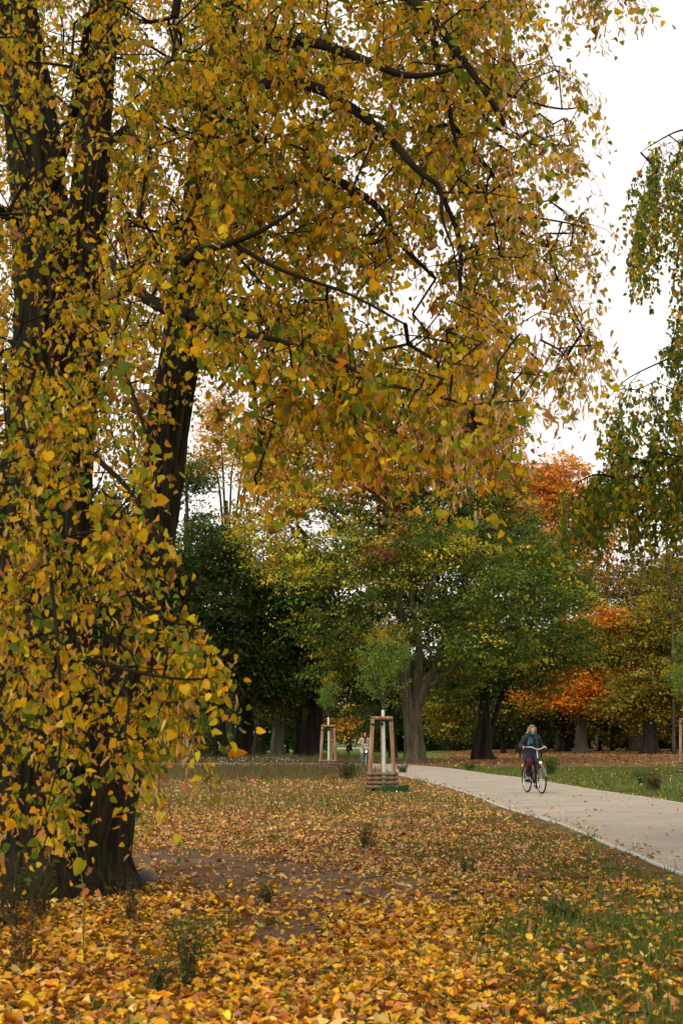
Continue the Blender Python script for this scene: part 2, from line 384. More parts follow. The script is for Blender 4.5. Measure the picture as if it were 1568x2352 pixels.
# ------------------------------------------------------------------ ground masks (soft patches, laid out where the photo's patches lie on the ground)
def blob(x, y, cx, cy, rx, ry, soft=0.35):
    d = np.sqrt(((x - cx) / rx) ** 2 + ((y - cy) / ry) ** 2); return 1 - sm((d - (1 - soft)) / (2 * soft))
def masks(X, Y):
    x, y = proj(X, Y, np.zeros_like(X))
    x = np.clip(x, -3000, 5000); y = np.where(Y < 1, 6000, y)
    wob = (fbm(X * 1.3 + 5, Y * 0.8, 4) - .5)
    wob2 = (fbm(X * 4.3 + 35, Y * 2.2, 3) - .5)
    xw = x + wob * 160 + wob2 * 40; yw = y + wob * 40 * np.clip((y - 1700) / 300, .1, 2) + wob2 * 14
    dirt = np.maximum.reduce([blob(xw, yw, 700, 2034, 260, 38), blob(xw, yw, 400, 1968, 190, 18), blob(xw, yw, 640, 2105, 110, 55),
                              blob(xw, yw, 900, 2064, 260, 24) * .8, blob(xw, yw, 560, 2004, 210, 24)]) * (.72 + .28 * sm((fbm(X * 2.3, Y * 1.4 + 40, 3) - .3) * 4))
    dirt = np.maximum(dirt, blob(xw, yw, 1290, 1905, 90, 12) * .5)
    tallg = sm((yw - 1738) / 8) * (1 - sm((yw - 1782) / 14)) * (1 - sm((xw - 850) / 40)) * (Y > 20)
    right = (X > np.interp(Y, FE[:, 1][::-1] if FE[0, 1] > FE[-1, 1] else FE[:, 1], FE[:, 0][::-1] if FE[0, 1] > FE[-1, 1] else FE[:, 0])) & (Y < 100) 
    lawn = right * sm((yw - 1752) / 8)
    farlawn = (Y > 20) * (1 - sm((yw - 1738) / 4)) * (1 - sm((xw - 960) / 120))
    brown = (Y > 20) * (1 - sm((yw - 1756) / 8)) * (1 - farlawn)
    return x, y, dirt, tallg, lawn, farlawn, brown, wob, wob2

# ground mesh: one sheet to the horizon
angs = np.radians(np.concatenate([np.linspace(-24, 24, 300), np.linspace(26, 334, 70)]))
rad = np.concatenate([[0.3], np.geomspace(1.0, 1500, 300)])
A2, R2 = np.meshgrid(angs, rad); GX = (R2 * np.sin(A2)); GY = (R2 * np.cos(A2))
x, y, dirt, tallg, lawn, farlawn, brown, wb, wb2 = masks(GX.ravel(), GY.ravel())
lit = np.array([0.15, 0.075, 0.022]); soil = np.array([0.130, 0.079, 0.043]); grs = np.array([0.105, 0.125, 0.028]); tan = np.array([0.18, 0.115, 0.045])
far_gr = np.array([0.075, 0.15, 0.018]); brn = np.array([0.15, 0.080, 0.030])
n_ = len(x); c = np.ones((n_, 3)) * lit * .75
gmix = sm((fbm(GX.ravel() * .5 + 3, GY.ravel() * .35, 4) - .42) * 5)[:, None] * .6
c = c * (1 - gmix) + grs * gmix
mid = (sm((1990 - y) / 160) * (GY.ravel() > 5))[:, None]; c = c * (1 - .5 * mid) + tan * .5 * mid
for mk, cc in ((dirt, soil), (tallg, np.array([0.075, 0.07, 0.028])), (lawn, grs * 1.05), (brown, brn), (farlawn, far_gr)):
    mk = np.clip(mk, 0, 1)[:, None]; c = c * (1 - mk) + cc * mk
bump = (fbm(GX.ravel() * 1.1, GY.ravel() * 1.1, 3) - .5) * .10 * np.clip(1 - GY.ravel() / 60, 0, 1) - 0.03
gz = tz(GX.ravel(), GY.ravel()) + bump * (~in_poly(GX.ravel(), GY.ravel(), [tuple(p) for p in NE[::6] + [-.4, 0]] + [tuple(p) for p in FE[::-6] + [.4, 0]]))
ip = on_path(GX.ravel(), GY.ravel()); gz = np.where(ip, gz - 0.03, np.minimum(gz, .02))
nr, na = A2.shape; i = np.arange(nr - 1)[:, None] * na; j = np.arange(na)[None]; j2 = (j + 1) % na
me = mesh_np('ground', np.c_[GX.ravel(), GY.ravel(), gz], [np.stack([i + j, i + na + j, i + na + j2, i + j2], -1).reshape(-1, 4)[:, ::-1]], c, True)
tag(link('ground', me, M_ground), kind='structure')
def gh(X, Y): return tz(X, Y) + np.minimum((fbm(X * 1.1, Y * 1.1, 3) - .5) * .10 * np.clip(1 - Y / 60, 0, 1) - 0.03, .02)

# ------------------------------------------------------------------ leaf shapes
LEAF = np.array([[0, 0, 0], [0, -.35, -.02], [0, -.72, -.03], [0, -1.08, 0],
                 [-.24, .13, .05], [-.50, -.08, .12], [-.50, -.46, .11], [-.26, -.84, .05],
                 [.24, .13, .05], [.50, -.08, .12], [.50, -.46, .11], [.26, -.84, .05]], float)
LEAF[:, 1] += 0.0
LF4 = np.array([[0, 4, 5, 1], [1, 5, 6, 2], [2, 6, 7, 3], [0, 1, 9, 8], [1, 2, 10, 9], [2, 3, 11, 10]])
BR = np.array([[-.09, 0, 0], [.09, 0, 0], [-.13, -.5, .10], [.13, -.5, .06], [-.05, -1, -.08], [.05, -1, -.02]]); BF4 = np.array([[0, 2, 3, 1], [2, 4, 5, 3]])
QD = np.array([[0, .5, 0], [-.36, 0, .1], [0, -.6, 0], [.36, 0, .1]]); QF4 = np.array([[0, 1, 2, 3]])
QF3 = np.array([[0, 1, 2], [0, 2, 3]])

def jit(base, amp_v, amp_h, n):
    """per-leaf colour variation: value and hue"""
    v = np.exp(rng.normal(0, amp_v, (n, 1))); h = np.exp(rng.normal(0, amp_h, (n, 3))); return base * v * h
def pick(pal, wts, n):
    pal = np.array(pal); k = rng.choice(len(pal), n, p=np.array(wts) / sum(wts)); return pal[k]

# ------------------------------------------------------------------ fallen leaves (nobody could count them)
def litter():
    mb = MB()
    gold = [(.62, .30, .018), (.74, .41, .025), (.56, .21, .015), (.62, .39, .11), (.44, .19, .05), (.25, .09, .025), (.50, .20, .10), (.28, .26, .03)]
    tan_ = [(.50, .25, .075), (.56, .33, .13), (.42, .18, .05), (.55, .34, .05), (.27, .11, .04), (.60, .42, .18)]
    rust = [(.34, .14, .04), (.40, .21, .07), (.22, .09, .03), (.46, .31, .12)]
    for y0, y1, N, size, kind in ((2480, 2180, 23000, .045, 0), (2180, 2020, 23000, .046, 0), (2020, 1900, 30000, .047, 1), (1900, 1822, 30000, .053, 2), (1822, 1770, 19000, .08, 3), (1770, 1722, 42000, .115, 3)):
        Ya, Yb = G(784, y0)[1], G(784, y1)[1]
        Y = np.sqrt(rng.uniform(Ya ** 2, Yb ** 2, N)); X = rng.uniform(-.30, .30, N) * Y
        x, y, dirt, tallg, lawn, farlawn, brown, wob, wob2 = masks(X, Y)
        clump = sm((fbm(X * .9 + 50, Y * .5 + 8, 4) - .36) * 5)
        d = .45 + .55 * clump
        d *= 1 - .86 * dirt
        d *= 1 - .82 * lawn; d *= 1 - .95 * farlawn; d *= 1 - .75 * tallg
        # green strip beside the path and the green lower right corner
        rgt = sm((x - 1050 - (y - 1900) * -.0) / 420) * (Y < 40); d *= 1 - .62 * rgt * (.4 + .6 * (wob > -.02))
        d *= 1 - .62 * blob(x + wob * 200, y + wob * 60, 1400, 2200, 330, 170)
        gband = blob(x + wob * 200, y, 700, 1838, 420, 16); d *= 1 - .25 * gband
        pth = on_path(X, Y); ed = np.minimum(np.abs(X - np.interp(Y, NE[:170, 1], NE[:170, 0])), np.abs(X - np.interp(Y, FE[:170, 1], FE[:170, 0]))); d = np.where(pth, .006 + .16 * np.exp(-ed / .16), d)
        keep = (rng.random(N) < d) & ~((Y > 60) & pth)
        X, Y, x, y, lawn, pth, brown = X[keep], Y[keep], x[keep], y[keep], lawn[keep], pth[keep], brown[keep]; n = len(X)
        nearness = sm((y - 1960) / 150 + .3 * (rng.random(n) - .5))
        kk = rng.random(n) < nearness
        c = np.where(kk[:, None], pick(gold, [3, 3.2, 1.8, 2.6, 2.0, 1.3, .7, .5], n), pick(tan_, [3, 3, 2, 1.5, 1, 1.2], n))
        rb = rng.random(n) < np.clip(brown * 1.1, 0, .9); c = np.where(rb[:, None], pick(rust, [2, 2, 1.5, .8], n), c)
        c = jit(c, .24, .06, n)
        sc = size * np.exp(rng.normal(0, .25, n)); sc = np.where(pth, .06, sc)
        z = gh(X, Y) + .008 + rng.random(n) * .025 + (y > 2150) * rng.random(n) * .02; z = np.where(pth, .042, z)
        tl = .33 if kind < 2 else .5
        R = rotm(rng.normal(0, tl, n), rng.normal(0, tl, n), rng.uniform(0, 6.28, n))
        pos = np.c_[X, Y, z]
        if kind == 0:
            curl = rng.normal(1.3, 1.6, n); tv = np.repeat(LEAF[None], n, 0).copy(); tv[:, :, 2] *= curl[:, None]; tv[:, :, 1] += .5
            bend = rng.normal(.0, .5, n); tv[:, :, 2] += bend[:, None] * (tv[:, :, 1] ** 2); tv[:, :, 0] *= rng.uniform(.55, 1.1, n)[:, None]
            mb.inst(tv, None, LF4, pos, R, sc, c)
        else:
            tv = np.repeat(QD[None], n, 0).copy(); tv[:, :, 2] *= rng.normal(2, 2.0, n)[:, None]
            mb.inst(tv, QF3, None, pos, R, sc * 1.15, c)
    # a few big maple leaves among the small ones
    n = 150; Y = np.sqrt(rng.uniform(6.2 ** 2, 24 ** 2, n)); X = rng.uniform(-.27, .27, n) * Y; k = ~on_path(X, Y); X, Y = X[k], Y[k]; n = len(X)
    a = np.linspace(0, 2 * np.pi, 11)[:-1]; st = np.c_[np.sin(a) * np.where(np.arange(10) % 2, .62, .30), np.cos(a) * np.where(np.arange(10) % 2, .62, .30), np.where(np.arange(10) % 2, .12, .02)]; st = np.vstack([st, [0, 0, 0]])
    mb.inst(st, np.array([[10, q, (q + 1) % 10] for q in range(10)]), None, np.c_[X, Y, gh(X, Y) + .035], rotm(rng.normal(0, .3, n), rng.normal(0, .3, n), rng.uniform(0, 6.28, n)), rng.uniform(.09, .14, n), jit(pick([(.50, .24, .15), (.34, .13, .06), (.60, .30, .10), (.50, .16, .04)], [3, 2, 2, 1], n), .2, .05, n))
    o = mb.build('fallen_leaves', M_litter, smooth=False); tag(o, 'yellow, orange and tan fallen leaves scattered over the park ground', 'fallen leaves', kind='stuff')
litter()

# ------------------------------------------------------------------ grass
def blades(mb, X, Y, h, wd, col, lean=.5, z=None, nb=1):
    n = len(X); a = rng.uniform(0, 6.28, n); l = np.abs(rng.normal(0, lean, n)) * h; la = rng.uniform(0, 6.28, n)
    dx, dy = np.cos(a) * wd / 2, np.sin(a) * wd / 2; z = gh(X, Y) if z is None else z
    b1 = np.c_[X - dx, Y - dy, z - .01]; b2 = np.c_[X + dx, Y + dy, z - .01]
    m1 = np.c_[X - dx * .7 + l * .35 * np.cos(la), Y - dy * .7 + l * .35 * np.sin(la), z + h * .55]; m2 = np.c_[X + dx * .7 + l * .35 * np.cos(la), Y + dy * .7 + l * .35 * np.sin(la), z + h * .55]
    tp = np.c_[X + l * np.cos(la), Y + l * np.sin(la), z + h * np.sqrt(np.clip(1 - (l / h) ** 2 * .5, .2, 1))]
    V = np.stack([b1, b2, m2, m1, tp], 1).reshape(-1, 3); o = np.arange(n)[:, None] * 5
    mb.add(V, np.hstack([o + 3, o + 2, o + 4]), np.hstack([o, o + 1, o + 2, o + 3]), np.repeat(col, 5, 0))
def grass():
    mb = MB(); gp = [(.055, .10, .012), (.085, .13, .02), (.13, .15, .03), (.20, .19, .06)]
    for y0, y1, N, h in ((2480, 2100, 60000, .065), (2100, 1900, 50000, .07), (1900, 1815, 50000, .08), (1815, 1762, 60000, .10)):
        Ya, Yb = G(784, y0)[1], G(784, y1)[1]; Y = np.sqrt(rng.uniform(Ya ** 2, Yb ** 2, N)); X = rng.uniform(-.29, .29, N) * Y
        x, y, dirt, tallg, lawn, farlawn, brown, wob, wob2 = masks(X, Y)
        g = sm((fbm(X * .8 + 20, Y * .55 + 30, 4) - .50) * 6) * .55
        g = np.maximum(g, 1.0 * sm((x - 960) / 420) * (Y < 40) * sm((fbm(X * 1.2 + 70, Y * .8 + 3, 3) - .40) * 6))
        g = np.maximum(g, .9 * blob(x + wob * 200, y + wob * 60, 1400, 2200, 330, 170)); g = np.maximum(g, .35 * blob(x, y, 700, 1838, 460, 16))
        g = np.maximum(g, lawn); g *= 1 - dirt * .96; g = np.where(on_path(X, Y), 0, g)
        k = rng.random(N) < g * (.85 if y1 < 1900 else .5); X, Y, lw = X[k], Y[k], lawn[k]; n = len(X)
        c = jit(pick(gp, [2, 3, 2, 1], n), .2, .08, n); c = np.where(lw[:, None] > .5, jit(pick([(.085, .12, .02), (.12, .145, .03), (.17, .17, .05), (.06, .095, .018)], [2, 3, 1.6, 1.5], n), .2, .08, n), c)
        blades(mb, X, Y, h * np.exp(rng.normal(0, .35, n)), .008 + .00035 * Y, c, .6)
    tag(mb.build('grass', M_grass, smooth=False), 'short green grass growing between the fallen leaves and on the lawn', 'grass', kind='stuff')
    # dry tall grass beyond the leaf carpet
    mb = MB(); N = 190000; Ya, Yb = G(784, 1800)[1], G(784, 1733)[1]; Y = np.sqrt(rng.uniform(Ya ** 2, Yb ** 2, N)); X = rng.uniform(-.30, .05, N) * Y
    x, y, dirt, tallg, *_ = masks(X, Y); k = (rng.random(N) < tallg * (.35 + .65 * sm((fbm(X * .35, Y * .2, 3) - .3) * 4))) & ~on_path(X, Y)
    X, Y, yy = X[k], Y[k], y[k]; n = len(X)
    c = jit(pick([(.16, .11, .05), (.10, .08, .04), (.12, .13, .03), (.21, .14, .055), (.13, .08, .045)], [3, 2, 3.2, 1.4, 1.6], n), .2, .06, n)
    hh = (.18 + .24 * fbm(X * .5 + 8, Y * .3, 3)) * np.exp(rng.normal(0, .25, n)) * (1 - .5 * sm((yy - 1768) / 20))
    blades(mb, X, Y, hh * 1.1, .012 + .00022 * Y, c, .25)
    # sparse dry stalks in front
    N = 7000; Ya, Yb = G(784, 1870)[1], G(784, 1785)[1]; Y = np.sqrt(rng.uniform(Ya ** 2, Yb ** 2, N)); X = rng.uniform(-.25, .06, N) * Y
    k = ~on_path(X, Y) & (rng.random(N) < sm((fbm(X * .5 + 3, Y * .4, 3) - .35) * 5)); X, Y = X[k], Y[k]; n = len(X)
    blades(mb, X, Y, .20 * np.exp(rng.normal(0, .4, n)), .012, jit(pick([(.2, .13, .06), (.13, .13, .04)], [1, 1], n), .2, .06, n), .3)
    tag(mb.build('tall_dry_grass', M_grass, smooth=False), 'tall brownish dry meadow grass between the saplings and the dark trees', 'tall grass', kind='stuff')
    # pale flower heads in the meadow
    mb = MB(); N = 150; pts = sample_poly([(440, 1758), (640, 1752), (700, 1765), (600, 1782), (480, 1780)], N)
    g = np.array([G(*p) for p in pts]); hz = rng.uniform(.35, .5, N)
    for q in range(3):
        a = rng.uniform(0, 6.28, N); pos = g + np.c_[np.cos(a) * .03, np.sin(a) * .03, hz]
        mb.inst(np.array([[-.5, -.5, 0], [.5, -.5, 0.1], [.5, .5, 0], [-.5, .5, .1]]), None, np.array([[0, 1, 2, 3]]), pos, rotm(rng.normal(0, .4, N), rng.normal(0, .4, N), a), rng.uniform(.03, .06, N), np.ones((N, 3)) * [.42, .41, .34])
    mb.frusta(g, g + np.c_[np.zeros(N), np.zeros(N), hz], np.full(N, .004), np.full(N, .003), 3, (.12, .13, .05))
    tag(mb.build('meadow_flowers', M_grass, smooth=False), 'small white flower heads dotted through the tall dry grass', 'wildflowers', kind='stuff')
grass()
def twigs():
    mb = MB(); n = 420; Y = np.sqrt(rng.uniform(6.2 ** 2, 34 ** 2, n)); X = rng.uniform(-.27, .27, n) * Y; a = rng.uniform(0, 6.28, n); L = rng.uniform(.06, .30, n); z = gh(X, Y) + .035; k = ~on_path(X, Y); X, Y, a, L, z = X[k], Y[k], a[k], L[k], z[k]
    A = np.c_[X, Y, z]; M = A + np.c_[np.cos(a) * L, np.sin(a) * L, rng.uniform(-.005, .03, len(X))]; b = a + rng.normal(0, .5, len(X)); B = M + np.c_[np.cos(b) * L * .7, np.sin(b) * L * .7, rng.uniform(-.03, .0, len(X))]; r = rng.uniform(.002, .005, len(X))
    mb.frusta(A, M, r, r * .8, 4); mb.frusta(M, B, r * .8, r * .5, 4); tag(mb.build('fallen_twigs', M_twig), 'thin dark twigs lying scattered among the fallen leaves', 'twigs', kind='stuff')
twigs()

# ------------------------------------------------------------------ branching: grow a network of wood from limbs to attractor points
def grow(skel, att, step=.5, droop=0.0, jitter=.12, pathw=.25):
    """skel: list of (pts, radii) polylines (first point may lie on another limb). returns edges and tip node of every attractor"""
    pos = []; par = []; plen = []; fixed = []
    for pts, rr in skel:
        base = len(pos)
        for k, p in enumerate(pts): pos.append(p); par.append(base + k - 1 if k else -1); plen.append(0.0); fixed.append(True)
    cap = len(pos) + len(att) * 40; PA = np.zeros((cap, 3)); PA[:len(pos)] = pos; PL = np.zeros(cap); PR = np.full(cap, -1); PR[:len(par)] = par; n = len(pos); n0 = n
    d0 = np.min(np.linalg.norm(att[:, None] - PA[None, :n], axis=2), axis=1); order = np.argsort(d0); tip = np.zeros(len(att), int)
    for a in order:
        p = att[a]; dv = PA[:n] - p; d = np.sqrt((dv ** 2).sum(1)); cost = d + PL[:n] * pathw + np.clip(PA[:n, 2] - p[2], 0, 9) * .0 + (d < .02) * 9
        k = int(np.argmin(cost)); q = PA[k]; L = d[k]; m = max(1, int(L / step)); prev = k
        side = rng.normal(0, jitter, 3) * L
        for s in range(1, m + 1):
            t = s / m; x_ = q * (1 - t) + p * t + side * math.sin(math.pi * t) + np.array([0, 0, droop * L * math.sin(math.pi * t)])
            if s == m: x_ = p
            PA[n] = x_; PL[n] = PL[prev] + np.linalg.norm(x_ - PA[prev]); PR[n] = prev; prev = n; n += 1
        tip[a] = prev
    cnt = np.zeros(n); cnt[tip] = 1
    for k in range(n - 1, n0 - 1, -1): cnt[PR[k]] += cnt[k]
    return PA[:n], PR[:n], cnt, n0, tip
def net_mesh(mb, net, rtip=.004, power=.45, rmax=.12, seg=5, rmin=0):
    PA, PR, cnt, n0, tip = net; k = np.arange(n0, len(PA)); r = np.minimum(rtip * np.maximum(cnt, 1) ** power, rmax)
    par = PR[k]; ra = np.where(par < n0, np.minimum(r[k] * 1.15, rmax), np.minimum(r[par], r[k] * 1.5)); m = r[k] >= rmin
    mb.frusta(PA[par][m], PA[k][m], ra[m], r[k][m], seg)

def limbs_mesh(mb, limbs, seg=10, ridge=0.05):
    for k, (pts, rr) in enumerate(limbs): mb.tube(pts, rr, seg, ridge=ridge, seed=k * 2.3)
def L3(px, r0, r1, n=5):
    """limb through picture points with distances [(x,y,Y),...] and tapering radius"""
    p = smooth_poly([P(*q) for q in px], n); t = np.linspace(0, 1, len(p)); return p, r0 * (1 - t) + r1 * t

# ------------------------------------------------------------------ the big lime tree at the left
def lime_tree():
    base = G(120, 2060); root = empty('lime_tree', (base[0], base[1], 0), 'huge multi-stemmed lime tree with yellow-green heart leaves arching over the left foreground', 'tree')
    inv = -np.array([base[0], base[1], 0.0])
    def W(p): return p + inv
    gC = G(192, 2040); gA = G(30, 2060); gB = G(95, 2025)
    stems = []
    Cp = [gC + [0, 0, -.15], P(195, 1960, gC[1]), P(240, 1800, gC[1]), P(300, 1500, gC[1] + .1), P(352, 1250, gC[1] + .2), P(385, 1000, gC[1] + .3), P(412, 830, gC[1] + .3), P(442, 600, gC[1] + .4), P(466, 350, gC[1] + .5), P(492, 175, gC[1] + .6), P(540, -20, gC[1] + .7), P(575, -260, gC[1] + .9)]
    Cr = [.44, .37, .31, .26, .205, .20, .19, .17, .145, .13, .10, .08]
    Bp = [gB + [0, 0.3, -.15], P(110, 1850, gB[1] + .3), P(150, 1500, gB[1] + .3), P(160, 1100, gB[1] + .3), P(185, 750, gB[1] + .4), P(205, 450, gB[1] + .5), P(225, 200, gB[1] + .6), P(262, -60, gB[1] + .8), P(290, -300, gB[1] + 1)]
    Br = [.36, .32, .27, .24, .23, .20, .17, .14, .11]
    Ap = [gA + [0, 0, -.15], P(20, 1850, gA[1]), P(50, 1400, gA[1] + .1), P(95, 900, gA[1] + .2), P(100, 600, gA[1] + .2), P(75, 300, gA[1] + .2), P(28, 0, gA[1] + .2), P(0, -250, gA[1] + .2)]
    Ar = [.44, .38, .30, .27, .27, .25, .22, .18]
    for nm, pts, rr in (('C', Cp, Cr), ('B', Bp, Br), ('A', Ap, Ar)):
        pp = smooth_poly(pts, 14); r = np.interp(np.linspace(0, len(rr) - 1, len(pp)), np.arange(len(rr)), rr)
        mb = MB(); mb.tube(W(pp), r, 112, ridge=.12, flare=.55, seed=hash_(nm)); mb.build('trunk', M_bark_near, root); stems.append((pp, r))
    limbs = [
        L3([(500, 165, 14.1), (560, 130, 13.2), (625, 108, 12.2), (700, 95, 11.5), (784, 118, 11.1), (860, 148, 10.9), (925, 172, 10.8), (985, 172, 10.8), (1070, 150, 10.8)], .068, .013),
        L3([(470, 300, 14), (560, 210, 13.2), (640, 190, 12.2), (720, 200, 11.6), (795, 240, 11.2), (850, 280, 11.0), (905, 330, 10.8), (940, 372, 10.7), (975, 405, 10.7), (1010, 432, 10.7), (1015, 500, 10.7), (1040, 570, 10.7)], .06, .008),
        L3([(560, -160, 14.5), (700, -160, 13.8), (850, -90, 13.2), (945, 0, 11.8), (992, 45, 11.4), (1030, 90, 11.2), (1065, 140, 11.1), (1120, 220, 11.0), (1160, 290, 11.0)], .065, .02),
        L3([(1022, 85, 12.5), (1060, 170, 12.3), (1100, 250, 12.2), (1135, 290, 12.0), (1190, 320, 11.9)], .028, .010),
        L3([(990, 40, 12.6), (1000, 130, 12.4), (1025, 220, 12.2), (1040, 300, 12.1), (1060, 370, 12.0), (1080, 450, 11.9), (1110, 520, 11.8)], .03, .012),
        L3([(1000, 420, 11.7), (1045, 520, 11.6), (1058, 600, 11.5), (1060, 670, 11.4), (1120, 740, 11.3), (1190, 790, 11.2), (1240, 830, 11.2)], .022, .009),
        L3([(455, 560, 13.9), (520, 520, 13.2), (600, 470, 12.6), (680, 420, 12.2), (740, 400, 12.0), (860, 470, 11.8), (920, 560, 11.6), (1000, 640, 11.4)], .07, .015),
        L3([(240, 720, 13.2), (300, 640, 12.8), (350, 575, 12.5), (425, 510, 12.1), (500, 482, 11.8), (560, 470, 11.6)], .07, .02),
        L3([(190, 560, 13.4), (250, 600, 12.2), (300, 655, 11.2), (345, 690, 10.6), (392, 712, 10.3), (437, 724, 10.1)], .040, .050),
        L3([(435, 725, 10.1), (500, 755, 10.0), (560, 770, 9.9), (640, 782, 9.8), (784, 835, 9.6), (860, 872, 9.5), (960, 900, 9.4), (1080, 930, 9.4)], .026, .008),
        L3([(395, 705, 10.2), (405, 630, 10.1), (450, 582, 10.0), (520, 562, 10.0), (600, 530, 9.9), (680, 478, 9.9)], .038, .014),
        L3([(540, 562, 10.0), (620, 608, 9.9), (700, 640, 9.8), (784, 668, 9.8), (850, 700, 9.7), (930, 745, 9.7)], .018, .008),
        L3([(225, 350, 13.2), (300, 292, 12.6), (330, 262, 12.3), (378, 236, 12.0), (480, 250, 11.6), (600, 330, 11.3)], .06, .015),
        L3([(100, 500, 13), (160, 300, 12.2), (200, 80, 11.5), (215, 25, 11.3), (270, 25, 11.2), (330, 50, 11.1), (400, 40, 11)], .05, .012),
        L3([(130, 560, 13), (60, 520, 12), (0, 480, 11), (-60, 500, 10.5)], .05, .02),
        L3([(100, 950, 13), (150, 980, 11.6), (230, 1060, 10.4), (300, 1130, 9.8), (400, 1290, 9.4), (520, 1390, 9.2)], .034, .004),
        L3([(30, 1100, 13), (30, 1130, 11.4), (70, 1180, 10.2), (160, 1260, 9.4), (250, 1330, 9.0), (370, 1420, 8.7), (470, 1440, 8.6)], .032, .004),
        L3([(40, 1350, 13), (20, 1370, 11), (80, 1430, 9.8), (170, 1500, 9.0), (300, 1540, 8.5), (420, 1560, 8.3), (500, 1555, 8.3)], .03, .003),
        L3([(40, 800, 13), (-10, 820, 11), (30, 880, 9.8), (60, 1000, 9.0), (100, 1200, 8.5), (130, 1450, 8.2), (140, 1700, 8.1), (110, 1850, 8.1)], .026, .004),
        L3([(140, 700, 13), (200, 760, 11.4), (280, 850, 10.2), (330, 980, 9.6), (360, 1100, 9.4), (330, 1180, 9.2)], .028, .004),
        L3([(500, 1000 - 300, 13.9), (560, 800, 11.4), (590, 950, 10.2), (600, 1080, 9.8), (590, 1160, 9.7)], .022, .006),
        L3([(1120, 200, 12.2), (1200, 230, 12.0), (1290, 250, 11.9), (1360, 240, 11.9)], .016, .005),
        L3([(1110, 520, 11.8), (1200, 500, 11.7), (1290, 510, 11.7), (1350, 525, 11.7)], .014, .005),
        L3([(1240, 780, 11.2), (1290, 810, 11.1), (1330, 870, 11.0), (1350, 900, 11.0)], .010, .004),
        L3([(900, -200, 13), (1100, -220, 12), (1250, -150, 11.5), (1330, -60, 11.3)], .04, .010),
    ]
    mb = MB(); limbs_mesh(mb, [(W(p), r) for p, r in limbs], 12, .05); 
    # --- where the leafy sprays sit
    crown = [(430, -60), (1210, -60), (1245, 90), (1300, 170), (1375, 215), (1320, 280), (1310, 400), (1365, 520), (1300, 610), (1330, 700), (1375, 770), (1330, 870), (1280, 900), (1240, 985), (1150, 975), (1050, 1035), (960, 1010), (880, 1015), (760, 960), (640, 970), (590, 1120), (530, 950), (470, 820)]
    left = [(-90, -60), (520, -60), (560, 650), (440, 860), (400, 1080), (380, 1380), (470, 1440), (480, 1560), (430, 1600), (360, 1640), (330, 1720), (270, 1760), (185, 1800), (170, 1900), (80, 1930), (40, 1860), (-90, 1800)]
    def dens_c(x, y):
        d = np.ones_like(x)
        d *= 1 - .85 * blob(x, y, 530, 960, 80, 180); d *= 1 - .7 * blob(x, y, 450, 760, 40, 120); d *= 1 - .7 * blob(x, y, 700, 840, 90, 40); d *= 1 - .5 * blob(x, y, 900, 760, 60, 40)
        d *= .12 + 1.0 * sm((fbm(x * .014 + 3, y * .014 + 1, 3) - .36) * 5); d *= 1 - .35 * sm((x - 1150) / 150)
        return np.clip(d, 0, 1)
    def dens_l(x, y):
        d = np.ones_like(x)
        d *= 1 - .55 * blob(x, y, 90, 450, 130, 420); d *= 1 - .88 * blob(x, y, 395, 1000, 62, 260); d *= 1 - .6 * blob(x, y, 430, 700, 50, 200); d *= 1 - .8 * blob(x, y, 240, 1860, 90, 110); d *= 1 - .45 * blob(x, y, 60, 1750, 60, 160); d *= 1 - .5 * blob(x, y, 200, 1250, 60, 500)
        d *= .12 + 1.0 * sm((fbm(x * .012 + 31, y * .012 + 17, 3) - .40) * 5)
        return np.clip(d, 0, 1)
    a1 = sample_poly(crown, 1480, dens_c); Y1 = 11.9 - 2.2 * sm((a1[:, 1] - 500) / 450) + rng.uniform(-1.2, 3.6, len(a1)) * (.4 + .6 * (a1[:, 1] < 850))
    a2 = sample_poly(left, 600, dens_l); Y2 = 10.6 - 1.9 * sm((a2[:, 1] - 300) / 900) + rng.uniform(-.9, 1.9, len(a2)); Y2 = np.maximum(Y2, 8.3)
    a3 = sample_poly([(-200, -300), (1200, -300), (1180, -60), (-200, -60)], 300); Y3 = rng.uniform(10.5, 16, len(a3))       # the crown goes on above the frame
    a4 = sample_poly([(-400, -60), (-80, -60), (-80, 1800), (-400, 1500)], 130); Y4 = rng.uniform(9, 14, len(a4))
    a5 = sample_poly([(-100, -60), (600, -60), (480, 700), (400, 1000), (-100, 1100)], 850); Y5 = rng.uniform(14.3, 18.5, len(a5))  # behind the stems
    a6 = sample_poly([(1255, -50), (1430, -60), (1440, -5), (1300, 5)], 16); Y6 = rng.uniform(10.8, 11.6, len(a6))
    a7 = sample_poly([(-700, -1500), (900, -1500), (1000, -320), (-700, -320)], 380); Y7 = rng.uniform(6.5, 12, len(a7))     # more crown, added out of view overhead to darken ground and leaves
    att = np.vstack([np.array([P(q[0], q[1], Yq) for q, Yq in zip(a, Yy)]) for a, Yy in ((a1, Y1), (a2, Y2), (a3, Y3), (a4, Y4), (a5, Y5), (a6, Y6), (a7, Y7))])
    tgx = np.concatenate([a1[:, 0], a2[:, 0], a3[:, 0], a4[:, 0], a5[:, 0], a6[:, 0], a7[:, 0]]); tgy = np.concatenate([a1[:, 1], a2[:, 1], a3[:, 1], a4[:, 1], a5[:, 1], a6[:, 1], a7[:, 1]])
    skel = [(p[::3], None) for p, r in stems] + [(p, None) for p, r in limbs]
    skel = [(p[p[:, 2] > 1.5] if len(p) > 40 else p, None) for p, _ in skel]
    net = grow(skel, att, .22, droop=.10, jitter=.10, pathw=.12)
    net = (W(net[0]),) + net[1:]
    net_mesh(mb, net, .0040, .42, .05, 5)
    # --- sprays: a drooping twig with leaves and bracts
    N = len(att); leaf = MB(); brc = MB(); K_ = 7
    az = rng.uniform(0, 6.28, N); outb = np.where(tgx > 700, .0, .0)
